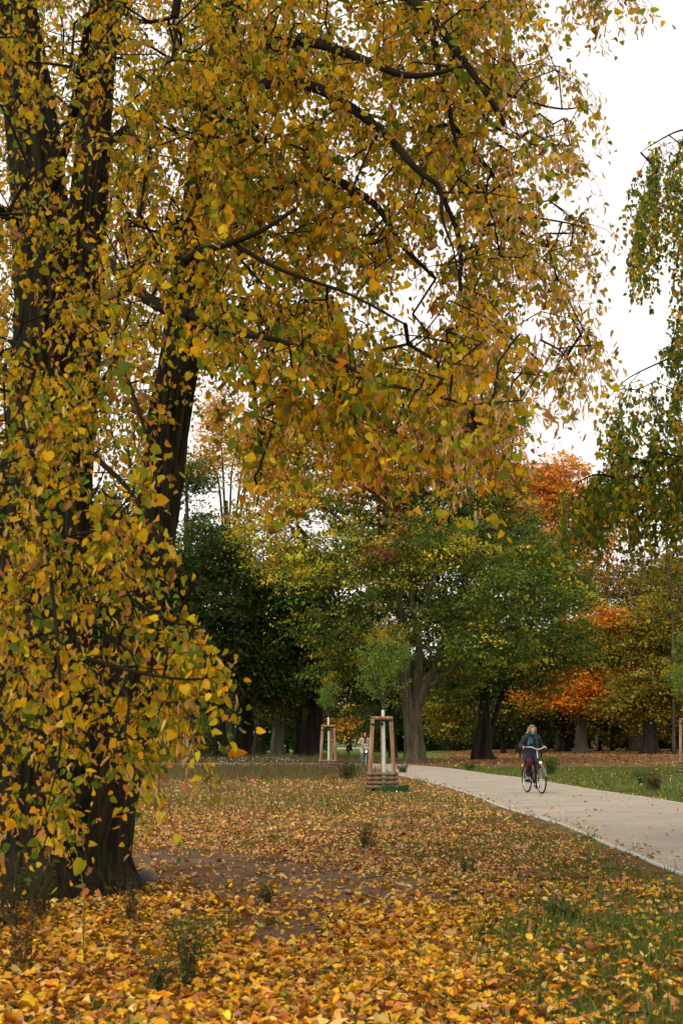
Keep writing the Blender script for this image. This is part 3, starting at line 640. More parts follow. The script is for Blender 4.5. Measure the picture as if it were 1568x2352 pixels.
    dirx = np.cos(az) * .8 + .35; diry = np.sin(az) * .8 - .15; ln = rng.uniform(.28, .62, N)
    P0 = W(att); A0 = []; tw_prev = P0.copy(); twn = []
    t_ = np.linspace(0, 1, K_)
    nodes = np.stack([P0 + np.c_[dirx * ln * .6 * t, diry * ln * .6 * t, -ln * (.15 * t + .85 * t * t)] + rng.normal(0, .02, (N, 3)) * (t > 0) for t in t_], 1)
    mb.frusta(nodes[:, :-1].reshape(-1, 3), nodes[:, 1:].reshape(-1, 3), np.tile(np.linspace(.0032, .0018, K_)[:-1], N), np.tile(np.linspace(.0032, .0018, K_)[1:], N), 4)
    mb.build('branches', M_twig, root)
    nl = 22
    t = rng.random((N, nl)); f = t * (K_ - 1); i0 = np.minimum(f.astype(int), K_ - 2); fr = (f - i0)[..., None]
    ii = np.arange(N)[:, None]; base_ = nodes[ii, i0] * (1 - fr) + nodes[ii, i0 + 1] * fr
    off = rng.normal(0, .045, (N, nl, 3)); off[..., 2] -= .03; pos = (base_ + off).reshape(-1, 3)
    X_ = np.repeat(tgx, nl); Yp = np.repeat(tgy, nl); n = len(pos)
    deep = rng.random(n) < np.clip(.05 + .50 * sm((X_ - 1080) / 200) * (Yp < 1000), 0, .5)      # leafless fruiting tips at the outer rim
    pos = pos[~deep]; X_ = X_[~deep]; Yp = Yp[~deep]; n = len(pos)
    spray = np.repeat(np.arange(N), nl)[~deep]
    tone = rng.random(N)[spray] * .6 + .4 * fbm(X_ * .012 + 4, Yp * .012 + 60, 2)
    pal_y = pick([(.72, .44, .014), (.80, .45, .015), (.60, .42, .018), (.76, .31, .012), (.70, .46, .08)], [3, 2.6, 3, 1.0, .8], n)
    pal_g = pick([(.17, .22, .022), (.29, .30, .016), (.10, .15, .02), (.44, .36, .016)], [2, 3, 1.2, 2.2], n)
    pal_b = pick([(.48, .22, .07), (.55, .28, .10), (.36, .16, .06)], [1, 1, 1], n)
    u = rng.random(n) + (tone - .5) * 1.1
    c = np.where((u < .45)[:, None], pal_g, pal_y) * (1 - .05 * sm((560 - X_) / 300))[:, None]; lf_ = sm((520 - X_) / 200); bmask = rng.random(n) < .07 + .12 * (tone > .72) + .02 * lf_; c = np.where(bmask[:, None], pal_b, c)  # leaf colour dimmed towards the left, painting in the shade of the canopy
    c = jit(c, .18, .06, n)
    R = rotm(rng.normal(1.25, .62, n), rng.normal(0, .65, n), rng.uniform(0, 6.28, n))
    tv = np.repeat(LEAF[None], n, 0).copy(); curl = rng.normal(.9, .9, n) * (1 + 2.2 * bmask); tv[:, :, 2] *= curl[:, None]; tv[:, :, 2] += (rng.normal(0, .22, n) * (1 + 1.5 * bmask))[:, None] * tv[:, :, 1] ** 2
    tv[:, :, 0] *= (rng.uniform(.62, 1.08, n) * np.where(bmask, .6, 1))[:, None]
    leaf.inst(tv, None, LF4, pos, R, .0465 * (1 - .14 * lf_) * np.exp(rng.normal(0, .28, n)), c)
    leaf.build('leaves', M_leaf, root)
    # bracts with the dry fruits
    nb = 19; t = rng.random((N, nb)); f = t * (K_ - 1); i0 = np.minimum(f.astype(int), K_ - 2); fr = (f - i0)[..., None]
    base_ = nodes[ii, i0] * (1 - fr) + nodes[ii, i0 + 1] * fr; clu = rng.normal(0, .06, (N, nb, 3)); pos = (base_ + clu).reshape(-1, 3); pos[:, 2] -= .03
    X_ = np.repeat(tgx, nb); Yp = np.repeat(tgy, nb); rim = sm((X_ - 950) / 350) * (Yp < 1000)
    spw = (rng.random(N) < .42)[np.repeat(np.arange(N), nb)]
    keep = rng.random(len(pos)) < (np.where(spw, .75, .10) + .75 * rim) * (1 - .55 * sm((700 - X_) / 350)); pos = pos[keep]; n = len(pos); wq = sm((1150 - X_[keep]) / 400)[:, None]
    c = jit(pick([(.70, .42, .21), (.76, .49, .27), (.62, .32, .16), (.48, .21, .09), (.74, .52, .25)], [3, 2, 3, 1.4, 1.2], n) * (1 - wq * [0, .02, .5]), .17, .05, n)
    R = rotm(rng.normal(1.45, .45, n), rng.normal(0, .4, n), rng.uniform(0, 6.28, n)); tv = np.repeat(BR[None], n, 0).copy(); tv[:, :, 2] *= rng.normal(1, 2, n)[:, None]
    brc.inst(tv, None, BF4, pos, R, rng.uniform(.048, .078, n), c)
    nf = n; fp = pos + R[:, :, 1] * -.06 + rng.normal(0, .02, (n, 3)); OC = np.array([[1, 0, 0], [-1, 0, 0], [0, 1, 0], [0, -1, 0], [0, 0, 1], [0, 0, -1]], float); OF = [[0, 2, 4], [2, 1, 4], [1, 3, 4], [3, 0, 4], [2, 0, 5], [1, 2, 5], [3, 1, 5], [0, 3, 5]]
    sel = rng.random(n) < .5; brc.inst(OC, OF, None, fp[sel], R[sel], np.full(sel.sum(), .0042), np.ones((sel.sum(), 3)) * [.16, .09, .045])
    brc.build('seed_bracts', M_leaf, root, smooth=False)
def hash_(s): return ord(s[0]) * .37
rng = np.random.default_rng(33)
lime_tree()
rng = np.random.default_rng(5)

# ------------------------------------------------------------------ weeping birch at the right, its trunk beside the path out of frame
def birch():
    b = np.array([9.6, 20.5, 0]); root = empty('weeping_birch', tuple(b), 'weeping birch hanging green and yellow strands of leaves into the right side of the view', 'tree')
    tr = smooth_poly([b + [0, 0, -.1], b + [-.1, 0, 2.5], b + [-.3, .1, 5], b + [-.5, .1, 8], b + [-.9, 0, 11.5]], 8); rr = np.linspace(.30, .10, len(tr))
    mb = MB(); mb.tube(tr - b, rr, 28, ridge=.03, flare=.4); mb.build('trunk', M_birch, root)
    limbs = [([tr[14], P(1700, 1020, 20.4), P(1620, 1050, 20.2), P(1568, 1058, 20.0), P(1500, 1064, 19.8), P(1455, 1056, 19.7), P(1420, 1045, 19.6), P(1395, 1030, 19.5)], .10, .012),
             ([tr[24], P(1800, 420, 20.3), P(1700, 330, 20.2), P(1620, 300, 20), P(1560, 300, 19.8), P(1500, 330, 19.7), P(1470, 350, 19.6)], .035, .004),
             ([tr[18], P(1760, 780, 20.4), P(1660, 800, 20.2), P(1590, 800, 20.0), P(1520, 830, 19.8), P(1440, 870, 19.6), P(1390, 920, 19.5)], .03, .004),
             ([P(1500, 1064, 19.8), P(1440, 1100, 19.0), P(1370, 1090, 18.6), P(1320, 1110, 18.4)], .03, .006),
             ([tr[20], P(1800, 600, 21.5), P(1700, 540, 21.8), P(1600, 500, 21.9), P(1540, 520, 22)], .03, .005)]
    L = []
    for p, r0, r1 in limbs: q = smooth_poly(p, 5); L.append((q, np.linspace(r0, r1, len(q))))
    mb = MB(); limbs_mesh(mb, [(p - b, r) for p, r in L], 8, .03)
    def st(poly, n, Y, ln): a = sample_poly(poly, n); return np.array([P(q[0], q[1], yy) for q, yy in zip(a, rng.uniform(*Y, n))]), rng.uniform(*ln, n)
    S_ = [st([(1490, 320), (1590, 265), (1900, 200), (1900, 420), (1560, 560), (1500, 470)], 220, (18.6, 22), (.5, 1.4)),
          st([(1455, 420), (1500, 330), (1520, 520), (1470, 560)], 26, (19, 21), (.8, 1.5)),
          st([(1550, 600), (1900, 560), (1900, 900), (1540, 860)], 110, (18.8, 22), (.5, 1.2)),
          st([(1500, 800), (1568, 790), (1560, 840), (1500, 815)], 14, (19, 20.5), (.1, .3)),
          st([(1370, 930), (1460, 860), (1620, 880), (1900, 900), (1900, 1060), (1400, 1060)], 230, (18.4, 21), (.3, .9)),
          st([(1360, 1090), (1420, 1050), (1900, 1040), (1900, 1110), (1400, 1130)], 230, (18.2, 20.5), (.5, 1.25)),
          st([(1290, 1120), (1390, 1080), (1390, 1140), (1300, 1170)], 42, (18.2, 19.4), (.5, 1.0))]
    att = np.vstack([s[0] for s in S_]); ln = np.concatenate([s[1] for s in S_])
    net = grow([(p, None) for p, r in L], att, .3, .12, .1, .1); net = (net[0] - b,) + net[1:]
    net_mesh(mb, net, .0028, .42, .03, 4)
    N = len(att); K_ = 9; t_ = np.linspace(0, 1, K_); sw = rng.normal(0, .12, (N, 2)); sw[:, 0] -= .08
    nodes = np.stack([att - b + np.c_[sw[:, 0] * np.sqrt(t) * ln, sw[:, 1] * np.sqrt(t) * ln, -ln * t] + rng.normal(0, .012, (N, 3)) for t in t_], 1)
    mb.frusta(nodes[:, :-1].reshape(-1, 3), nodes[:, 1:].reshape(-1, 3), np.full(N * (K_ - 1), .0022), np.full(N * (K_ - 1), .002), 3); mb.build('branches', M_twig, root)
    per = np.maximum(4, (ln * 44).astype(int)); idx = np.repeat(np.arange(N), per); n = len(idx); f = rng.random(n) * (K_ - 1.001); i0 = f.astype(int); fr = (f - i0)[:, None]
    pos = nodes[idx, i0] * (1 - fr) + nodes[idx, i0 + 1] * fr + rng.normal(0, .03, (n, 3))
    tone = rng.random(N)[idx]; u = rng.random(n) * .7 + tone * .5
    c = np.where((u < .72)[:, None], pick([(.12, .17, .022), (.17, .21, .026), (.08, .12, .02)], [2, 2, 1.5], n), pick([(.55, .36, .02), (.42, .32, .025), (.50, .24, .02)], [2, 2, .8], n)); c = jit(c, .2, .06, n)
    R = rotm(rng.normal(1.45, .45, n), rng.normal(0, .4, n), rng.uniform(0, 6.28, n)); lf = MB()
    lf.inst(LEAF * [.78, 1, 1], None, LF4, pos, R, .052 * np.exp(rng.normal(0, .25, n)), c); lf.build('leaves', M_leaf, root)
birch()

# ------------------------------------------------------------------ background trees
def lobe_pts(lobes, n, shell=.55):
    """lobes: (cx,cy,cz, rx,ry,rz); returns n points, biased to the outside"""
    lobes = np.array(lobes, float); vol = (lobes[:, 3] * lobes[:, 4] * lobes[:, 5]) ** .8; k = rng.choice(len(lobes), n, p=vol / vol.sum())
    d = rng.normal(0, 1, (n, 3)); d /= np.linalg.norm(d, axis=1)[:, None]; r = shell + (1 - shell) * rng.random(n) ** .6
    r = np.where(rng.random(n) < .25, rng.random(n) ** .5 * shell, r); return lobes[k, :3] + d * r[:, None] * lobes[k, 3:6] * (1 + .15 * rng.normal(0, 1, (n, 1)) * .6), k
def make_tree(name, label, b, limbs, lobes, ncl, per, size, colf, bark, group=None, spread=.75, flare=.6, trunk_seg=40, shell=.55, rtip=.02, rmax=.22, ridge=.05, flat=.34, mat=None, cat='tree', step=1.0):
    """limbs in world coordinates: [(pts, radii)], first is the trunk; lobes in world coordinates"""
    b = np.array(b, float); root = empty(name, tuple(b), label, cat, group)
    mb = MB()
    for q, (p, r) in enumerate(limbs[:1]): mb.tube(p - b, r, trunk_seg, ridge=ridge, flare=flare, seed=b[0])
    mb.build('trunk', bark, root)
    mb = MB(); limbs_mesh(mb, [(p - b, r) for p, r in limbs[1:]], 12, ridge)
    att, lk = lobe_pts(lobes, ncl, shell); att[:, 2] = np.maximum(att[:, 2], b[2] + .3)
    sk = [(p[len(p) // 2:] if k == 0 else p, None) for k, (p, r) in enumerate(limbs)]
    net = grow(sk, att, step, .03, .08, .2); net = (net[0] - b,) + net[1:]; net_mesh(mb, net, rtip, .42, rmax, 5); mb.build('branches', bark, root)
    n = ncl * per; ci = np.repeat(np.arange(ncl), per); cs = np.exp(rng.normal(0, .3, ncl))[ci] * spread
    off = rng.normal(0, 1, (n, 3)) * cs[:, None] * [1, 1, flat]; off[:, 2] -= .12 * (off[:, 0] ** 2 + off[:, 1] ** 2) / (spread + .1)
    pos = att[ci] + off
    c = (colf(att, lk) * 1.12 * np.exp(rng.normal(0, .30, (ncl, 1))))[ci]; c = jit(c, .17, .06, n)
    R = rotm(rng.normal(0, .75, n), rng.normal(0, .75, n), rng.uniform(0, 6.28, n))
    lf = MB(); tv = QD; lf.inst(tv, QF3, None, pos - b, R, size * np.exp(rng.normal(0, .25, n)), c); lf.build('crown', mat or M_far, root, smooth=False)
    return root
def lobe(x, y, Y, rx, ry, rd=None):
    """ellipsoid seen at picture point x,y at distance Y with radii in picture units"""
    c = P(x, y, Y); s = Y / 3342.0; return (c[0], c[1], c[2], rx * s, (rd if rd else (rx + ry) / 2 * s), ry * s)
def trunk_px(b, pts, rr, n=8):
    p = smooth_poly([np.array(b) + [0, 0, -.2]] + [P(*q) for q in pts], n); return p, np.interp(np.linspace(0, len(rr) - 1, len(p)), np.arange(len(rr)), rr)

# T1: the big maple beside the path
b = G(952, 1751); Y0 = b[1]
lim = [trunk_px(b, [(952, 1735, Y0), (950, 1690, Y0), (946, 1640, Y0), (944, 1600, Y0)], [.88, .68, .63, .60, .48]),
       L3([(948, 1640, Y0), (932, 1580, Y0 - .3), (930, 1500, Y0), (922, 1420, Y0), (915, 1350, Y0 + .2), (905, 1260, Y0), (880, 1150, Y0)], .46, .12),
       L3([(948, 1640, Y0), (958, 1560, Y0), (962, 1480, Y0 + 1), (945, 1380, Y0 + 1), (948, 1280, Y0 + 1), (975, 1130, Y0 + 2)], .42, .12),
       L3([(952, 1640, Y0), (975, 1580, Y0 - .5), (1000, 1530, Y0 - 1), (1018, 1470, Y0 - 1.5), (1040, 1400, Y0 - 2), (1080, 1300, Y0 - 2.5), (1100, 1180, Y0 - 2)], .40, .1),
       L3([(975, 1580, Y0 - .5), (1010, 1560, Y0 - 1), (1060, 1520, Y0 - 2), (1130, 1480, Y0 - 3), (1220, 1440, Y0 - 4)], .22, .06),
       L3([(938, 1600, Y0), (905, 1560, Y0 - .6), (880, 1500, Y0 - 1), (840, 1440, Y0 - 2), (760, 1400, Y0 - 3), (690, 1370, Y0 - 4), (640, 1350, Y0 - 4.5)], .26, .05),
       L3([(915, 1350, Y0), (860, 1260, Y0 - 1), (790, 1200, Y0 - 2), (720, 1150, Y0 - 2)], .18, .05),
       L3([(962, 1420, Y0 + 1), (1010, 1300, Y0 + 1), (1090, 1150, Y0 + 1), (1120, 1000, Y0)], .2, .06)]
lob = [lobe(*q) for q in ((700, 1330, Y0 - 4, 95, 70), (690, 1170, Y0 - 2, 95, 110), (800, 1080, Y0, 130, 110), (930, 1010, Y0, 130, 120), (1090, 1020, Y0, 120, 110), (1140, 1130, Y0, 100, 100), (1220, 1270, Y0 - 2, 105, 80), (930, 1450, Y0 - 5, 60, 40), (1010, 1390, Y0 - 6, 70, 45), (880, 1350, Y0 - 6, 80, 50),
       (1270, 1390, Y0 - 4, 100, 75), (1140, 1350, Y0 - 6, 120, 80), (1000, 1250, Y0 - 6, 140, 90), (860, 1270, Y0 - 5, 130, 90), (760, 1440, Y0 - 3, 110, 55), (780, 1530, Y0 + 1, 90, 45), (1120, 1470, Y0 - 5, 110, 50), (1050, 1160, Y0 + 3, 180, 120), (900, 1180, Y0 + 4, 180, 120), (1200, 1500, Y0 - 2, 70, 45), (870, 1420, Y0 + 4, 90, 70), (960, 1370, Y0 + 6, 170, 80), (900, 1500, Y0 + 5, 130, 60), (1060, 1440, Y0 + 6, 130, 80), (1000, 1540, Y0 + 6, 150, 50), (650, 1260, Y0 + 3, 90, 80), (560, 1200, Y0 + 5, 60, 70))]
def c1(p, k):
    n = len(p); x, y = proj(p[:, 0], p[:, 1], p[:, 2]); g = pick([(.080, .130, .018), (.10, .155, .025), (.13, .17, .03), (.055, .095, .016)], [3, 3, 2, 2], n)
    yw = pick([(.40, .34, .03), (.52, .38, .03), (.30, .30, .03)], [2, 1.4, 3], n)
    py = .22 + .65 * sm((1010 - x) / 260) * sm((1400 - y) / 140) + .3 * sm((1100 - y) / 150) + .3 * blob(x, y, 1020, 1260, 90, 50) + .2 * blob(x, y, 640, 1340, 60, 40)
    c = np.where((rng.random(n) < py)[:, None], yw, g); au = sm((1220 - y + (fbm(x * .02, y * .02, 2) - .5) * 200) / 130) * (rng.random(n) < .7); c = np.where(au[:, None] > .5, pick([(.52, .28, .03), (.48, .20, .04), (.58, .38, .04)], [2, 2, 1], n), c)
    wq = (fbm(x * .02, y * .02, 3) - .5) * 160; br = np.maximum(blob(x + wq, y, 880, 1190, 46, 100, .6), .6 * blob(x + wq, y, 870, 1050, 120, 50, .6)) * (p[:, 1] < 92); c = np.where((rng.random(n) < br * .8)[:, None], np.array([.26, .125, .045]), c); return c
make_tree('maple_tree', 'big maple with forked pale trunk at the path bend and broad green and yellow crown', b, [lim[0]] + [(p, r * .85) for p, r in lim[1:]], lob + [lobe(*q) for q in ((610, 1080, Y0 + 2, 80, 80), (700, 980, Y0 + 2, 90, 80), (780, 1090, Y0 + 3, 100, 60), (650, 1000, Y0 + 3, 70, 70), (900, 1280, Y0 + 5, 190, 90), (1080, 1270, Y0 + 5, 150, 80), (820, 950, Y0, 120, 90), (960, 900, Y0 + 1, 130, 90), (1110, 930, Y0 + 1, 100, 90), (660, 1060, Y0 + 1, 80, 80))], 3300, 44, .19, c1, M_bark_pale, 'large trees beyond the saplings', spread=.50, rtip=.018)

# T2: dark forked tree right of it
b = G(1112, 1743); Y0 = b[1]
lim = [trunk_px(b, [(1112, 1725, Y0), (1116, 1680, Y0), (1112, 1620, Y0), (1116, 1560, Y0), (1106, 1500, Y0)], [.85, .56, .44, .38, .30, .2]),
       L3([(1088, 1746, Y0 - 1.2), (1094, 1700, Y0 - 1.0), (1103, 1650, Y0 - .5), (1112, 1600, Y0)], .30, .16),
       L3([(1118, 1690, Y0), (1136, 1650, Y0 + .3), (1150, 1600, Y0), (1190, 1540, Y0)], .28, .08),
       L3([(1112, 1600, Y0), (1080, 1540, Y0), (1050, 1480, Y0)], .25, .1), L3([(1116, 1560, Y0), (1160, 1450, Y0), (1200, 1350, Y0), (1220, 1200, Y0)], .25, .1)]
lob = [lobe(*q) for q in ((1150, 1500, Y0 - 1, 110, 60), (1280, 1470, Y0 - 2, 95, 65), (1060, 1540, Y0, 80, 50), (1250, 1330, Y0 + 2, 120, 90), (1140, 1200, Y0 + 3, 110, 100), (1100, 1400, Y0 + 3, 120, 80), (1230, 1560, Y0 - 1, 70, 35))]
def c2(p, k):
    n = len(p); return pick([(.07, .12, .018), (.09, .145, .025), (.12, .15, .025), (.17, .16, .03)], [3, 3, 2, 1], n)
make_tree('maple_tree', 'dark forked tree with flared roots standing between the pale trunk and the woman', b, lim, lob, 1100, 34, .22, c2, M_bark_dark, 'large trees beyond the saplings', spread=.65)

# T3..: dark trees on the left beyond the tall grass
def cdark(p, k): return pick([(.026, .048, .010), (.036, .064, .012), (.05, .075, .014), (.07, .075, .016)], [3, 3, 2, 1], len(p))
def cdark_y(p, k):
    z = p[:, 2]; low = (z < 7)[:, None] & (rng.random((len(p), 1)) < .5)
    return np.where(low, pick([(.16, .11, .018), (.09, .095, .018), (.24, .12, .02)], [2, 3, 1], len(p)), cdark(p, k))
def col_dark(xb, Y, tops, rr, lobes, label, ncl, colf=cdark, bark=M_bark_dark, nm='oak_tree', size=.24, per=34, grp='large trees beyond the saplings'):
    b = at(xb, Y); lim = [trunk_px(b, [(q[0], q[1], Y) for q in tops], rr)]
    top = lim[0][0][-1]
    for lo in lobes[:5]:
        c = P(lo[0], lo[1], lo[2]); m = (top + c) / 2 + [0, 0, .5]; s_ = lim[0][0][-6]; q = smooth_poly([s_, (s_ + m) / 2, m, c], 5); lim.append((q, np.linspace(rr[-1] * .9, .06, len(q))))
    return make_tree(nm, label, b, lim, [lobe(*q) for q in lobes], ncl, per, size, colf, bark, grp, spread=.7)
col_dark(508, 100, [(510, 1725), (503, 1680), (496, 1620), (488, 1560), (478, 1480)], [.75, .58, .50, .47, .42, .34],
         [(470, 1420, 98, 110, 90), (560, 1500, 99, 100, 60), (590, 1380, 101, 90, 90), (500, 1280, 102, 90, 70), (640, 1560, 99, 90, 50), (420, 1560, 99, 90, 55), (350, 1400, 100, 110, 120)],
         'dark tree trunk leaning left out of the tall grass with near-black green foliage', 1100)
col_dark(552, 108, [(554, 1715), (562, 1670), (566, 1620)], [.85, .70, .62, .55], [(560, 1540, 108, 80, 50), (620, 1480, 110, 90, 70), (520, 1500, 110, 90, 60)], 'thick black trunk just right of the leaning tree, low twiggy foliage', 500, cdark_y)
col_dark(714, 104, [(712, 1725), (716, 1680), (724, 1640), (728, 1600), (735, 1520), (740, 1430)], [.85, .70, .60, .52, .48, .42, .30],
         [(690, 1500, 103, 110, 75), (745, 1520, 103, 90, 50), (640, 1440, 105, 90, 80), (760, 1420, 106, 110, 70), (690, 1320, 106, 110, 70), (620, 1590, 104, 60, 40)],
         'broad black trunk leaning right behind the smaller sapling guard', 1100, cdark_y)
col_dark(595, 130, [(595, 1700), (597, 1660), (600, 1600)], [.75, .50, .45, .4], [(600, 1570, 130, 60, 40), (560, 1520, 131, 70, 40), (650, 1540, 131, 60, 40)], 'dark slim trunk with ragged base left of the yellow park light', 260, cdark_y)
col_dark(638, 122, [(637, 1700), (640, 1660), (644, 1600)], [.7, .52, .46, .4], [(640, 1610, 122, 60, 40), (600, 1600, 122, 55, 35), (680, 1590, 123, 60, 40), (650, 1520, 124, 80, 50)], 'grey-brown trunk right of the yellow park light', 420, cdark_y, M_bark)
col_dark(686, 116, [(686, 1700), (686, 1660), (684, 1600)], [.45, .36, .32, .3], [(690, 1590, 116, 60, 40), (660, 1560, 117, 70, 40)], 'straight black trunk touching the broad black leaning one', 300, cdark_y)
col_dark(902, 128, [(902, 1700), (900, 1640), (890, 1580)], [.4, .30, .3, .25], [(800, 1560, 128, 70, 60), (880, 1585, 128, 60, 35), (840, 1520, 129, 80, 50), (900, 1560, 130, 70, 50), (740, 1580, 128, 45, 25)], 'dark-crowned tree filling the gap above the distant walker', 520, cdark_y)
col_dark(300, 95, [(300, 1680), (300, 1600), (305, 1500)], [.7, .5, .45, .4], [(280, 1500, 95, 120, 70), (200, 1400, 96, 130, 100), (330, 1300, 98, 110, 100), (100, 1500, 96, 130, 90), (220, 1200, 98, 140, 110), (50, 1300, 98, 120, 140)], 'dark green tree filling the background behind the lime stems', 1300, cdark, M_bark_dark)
def cthin(p, k): return pick([(.06, .09, .02), (.085, .115, .03), (.14, .12, .03)], [3, 2, 1], len(p))
col_dark(440, 118, [(438, 1600), (436, 1450), (432, 1280), (428, 1180)], [.5, .42, .38, .30, .2], [(470, 1220, 118, 60, 60), (520, 1260, 119, 70, 60), (440, 1330, 118, 70, 60), (560, 1330, 120, 60, 60), (430, 1100, 118, 55, 60)], 'thin-crowned green tree with pale trunk seen right of the lime stem', 430, cthin, M_bark_pale, 'poplar_tree')

# right side: yellow-olive beeches/maples with orange boughs
def corange(p, k):
    n = len(p); x, y = proj(p[:, 0], p[:, 1], p[:, 2])
    base = pick([(.28, .21, .02), (.20, .175, .02), (.40, .27, .025), (.13, .13, .02)], [3, 3, 2, 2], n)
    x = x + (fbm(x * .02 + 9, y * .03, 3) - .5) * 140; y = y + (fbm(x * .02 + 3, y * .03 + 8, 3) - .5) * 70; o = np.maximum.reduce([blob(x, y, 1330, 1580, 125, 44), blob(x, y, 1380, 1425, 75, 32), blob(x, y, 1290, 1640, 40, 18) * .8, blob(x, y, 1430, 1560, 60, 40) * .6, blob(x, y, 1300, 1500, 40, 20) * .6])
    return np.where((rng.random(n) < o * 1.05)[:, None], pick([(.62, .19, .018), (.74, .28, .02), (.46, .12, .018)], [3, 2, 1], n), base)
col_dark(1334, 158, [(1334, 1700), (1334, 1660), (1332, 1600), (1334, 1540)], [.80, .66, .58, .5, .35],
         [(1330, 1590, 156, 120, 45), (1400, 1520, 158, 130, 75), (1380, 1430, 158, 90, 45), (1270, 1530, 157, 80, 55), (1450, 1610, 156, 90, 40), (1320, 1480, 160, 90, 60), (1240, 1600, 157, 60, 30)],
         'thick-trunked maple with bright orange boughs right of the woman', 1500, corange, M_bark, 'maple_tree', .28, 34)
def colive(p, k): return pick([(.26, .20, .022), (.17, .155, .022), (.38, .26, .028), (.12, .12, .022)], [3, 3, 1.5, 2], len(p))
col_dark(1491, 152, [(1491, 1700), (1491, 1660), (1490, 1600), (1500, 1540)], [1.0, .78, .7, .6, .4],
         [(1480, 1590, 152, 100, 55), (1560, 1560, 153, 100, 80), (1540, 1440, 155, 110, 90), (1450, 1480, 156, 90, 70), (1620, 1600, 152, 80, 50), (1560, 1330, 157, 80, 60), (1410, 1620, 152, 60, 30)],
         'olive-yellow tree with a single dark trunk near the right edge', 1300, colive, M_bark_dark, 'beech_tree', .27)
def cor2(p, k): return pick([(.62, .24, .03), (.70, .32, .045), (.50, .17, .03)], [3, 2, 1], len(p))
col_dark(1290, 190, [(1290, 1600), (1292, 1400), (1295, 1250)], [.9, .7, .5, .35], [(1295, 1120, 190, 75, 85), (1350, 1220, 190, 75, 90), (1250, 1150, 191, 70, 100), (1330, 1330, 190, 90, 70), (1240, 1290, 191, 60, 70), (1180, 1110, 192, 60, 70)],
         'tall orange-red tree rising behind the green maple crowns', 900, cor2, M_bark, 'maple_tree', .34)
def cbrown(p, k): return pick([(.22, .14, .03), (.16, .12, .03), (.13, .13, .03), (.3, .17, .035)], [3, 3, 2, 1], len(p))
col_dark(1460, 185, [(1460, 1600), (1462, 1500), (1470, 1400), (1480, 1300)], [.8, .6, .5, .4, .25], [(1430, 1370, 186, 80, 80), (1500, 1320, 187, 80, 60), (1560, 1420, 187, 90, 100), (1400, 1460, 186, 80, 70), (1480, 1450, 186, 90, 80)],
         'brownish thinning tree behind the orange boughs', 900, cbrown, M_bark, 'beech_tree', .30)
# thin bare tree at the right edge
b = at(1545, 150); lim = [trunk_px(b, [(1545, 1500, 150), (1540, 1350, 150), (1530, 1230, 150), (1528, 1120, 150)], [.17, .14, .11, .08, .03])]
make_tree('bare_tree', 'thin half-bare tree with fine upright branches at the right edge', b, lim, [lobe(1530, 1230, 150, 50, 110), lobe(1560, 1350, 150, 40, 90)], 130, 5, .22, cbrown, M_bark, 'large trees beyond the saplings', rtip=.02, shell=.2)
def cgold(p, k): return pick([(.62, .36, .04), (.60, .26, .05), (.50, .34, .04), (.40, .20, .05)], [3, 2, 2, 1], len(p))
col_dark(530, 165, [(528, 1600), (524, 1400), (520, 1150)], [.6, .5, .35, .2], [(500, 960, 165, 45, 70), (545, 1030, 165, 50, 50), (480, 1060, 165, 40, 50), (600, 1000, 166, 60, 60), (620, 1090, 166, 60, 40)], 'golden orange tree top showing between the lime stem and the maple crown', 330, cgold, M_bark_dark, 'maple_tree', .30)
# yellow tree far across the meadow
def cyel(p, k): return pick([(.55, .30, .03), (.46, .24, .03), (.60, .36, .05), (.36, .17, .03)], [3, 2, 1.5, 1], len(p))
col_dark(802, 300, [(802, 1690), (800, 1660)], [.6, .4, .3], [(800, 1665, 300, 38, 30), (775, 1685, 300, 24, 16), (834, 1680, 300, 26, 24), (805, 1640, 301, 34, 22), (762, 1655, 302, 24, 28)], 'golden yellow tree across the meadow behind the cyclist in beige', 500, cyel, M_bark_dark, 'maple_tree', .42, grp='distant trees')

# more trunks and crowns further back on the right, from two prototypes
def clone(o, loc, label, sc=1, rz=0, group=None):
    r = o.copy(); COL.objects.link(r); r.location = loc; r.rotation_euler = (0, 0, rz); r.scale = (sc, sc, sc); r['label'] = label
    if group: r['group'] = group
    for ch in list(o.children):
        c = ch.copy(); COL.objects.link(c); c.parent = r
    return r
def proto_tree(name, label, loc, H, W_, colf, bark, ncl, size, tr=.5, low=.22, per=32):
    b = np.array(loc, float); lim = [(smooth_poly([b + [0, 0, -.2], b + [.1, 0, H * .2], b + [-.1, .1, H * .4], b + [.2, 0, H * .75]], 7), None)]
    lim[0] = (lim[0][0], np.linspace(tr, tr * .25, len(lim[0][0])))
    lo = []
    for q in range(9):
        a = q * 2.4; zz = H * (low + .12 + (.86 - low) * (q / 9)); rr = W_ * .5 * (1.05 - abs(q / 9 - .35)); lo.append((b[0] + math.cos(a) * rr * .6, b[1] + math.sin(a) * rr * .6, b[2] + zz, rr * .62, rr * .62, H * .13))
        if q < 6: s_ = b + [0, 0, H * (.2 + .07 * q)]; e = np.array(lo[-1][:3]); L_ = smooth_poly([s_, (s_ + e) / 2 + [0, 0, .4], e], 5); lim.append((L_, np.linspace(tr * .35, .05, len(L_))))
    return make_tree(name, label, b, lim, lo, ncl, per, size, colf, bark, 'distant trees', spread=.8, flare=.35)
pl = at(1405, 205); pA = proto_tree('beech_tree', 'far olive-brown tree between the thick orange-boughed trunk and its right neighbour', pl, 15, 13, colive, M_bark_dark, 520, .36, .34, low=.12)
pl = at(1250, 200); pB = proto_tree('beech_tree', 'far dark green tree directly behind the woman on the bicycle', pl, 16, 13, cdark_y, M_bark_dark, 520, .36, .34, low=.12)
pl = at(915, 260); pC = proto_tree('beech_tree', 'far dark tree beyond the meadow right of the golden tree', pl, 17, 14, cdark, M_bark_dark, 420, .42, .4, low=.02)
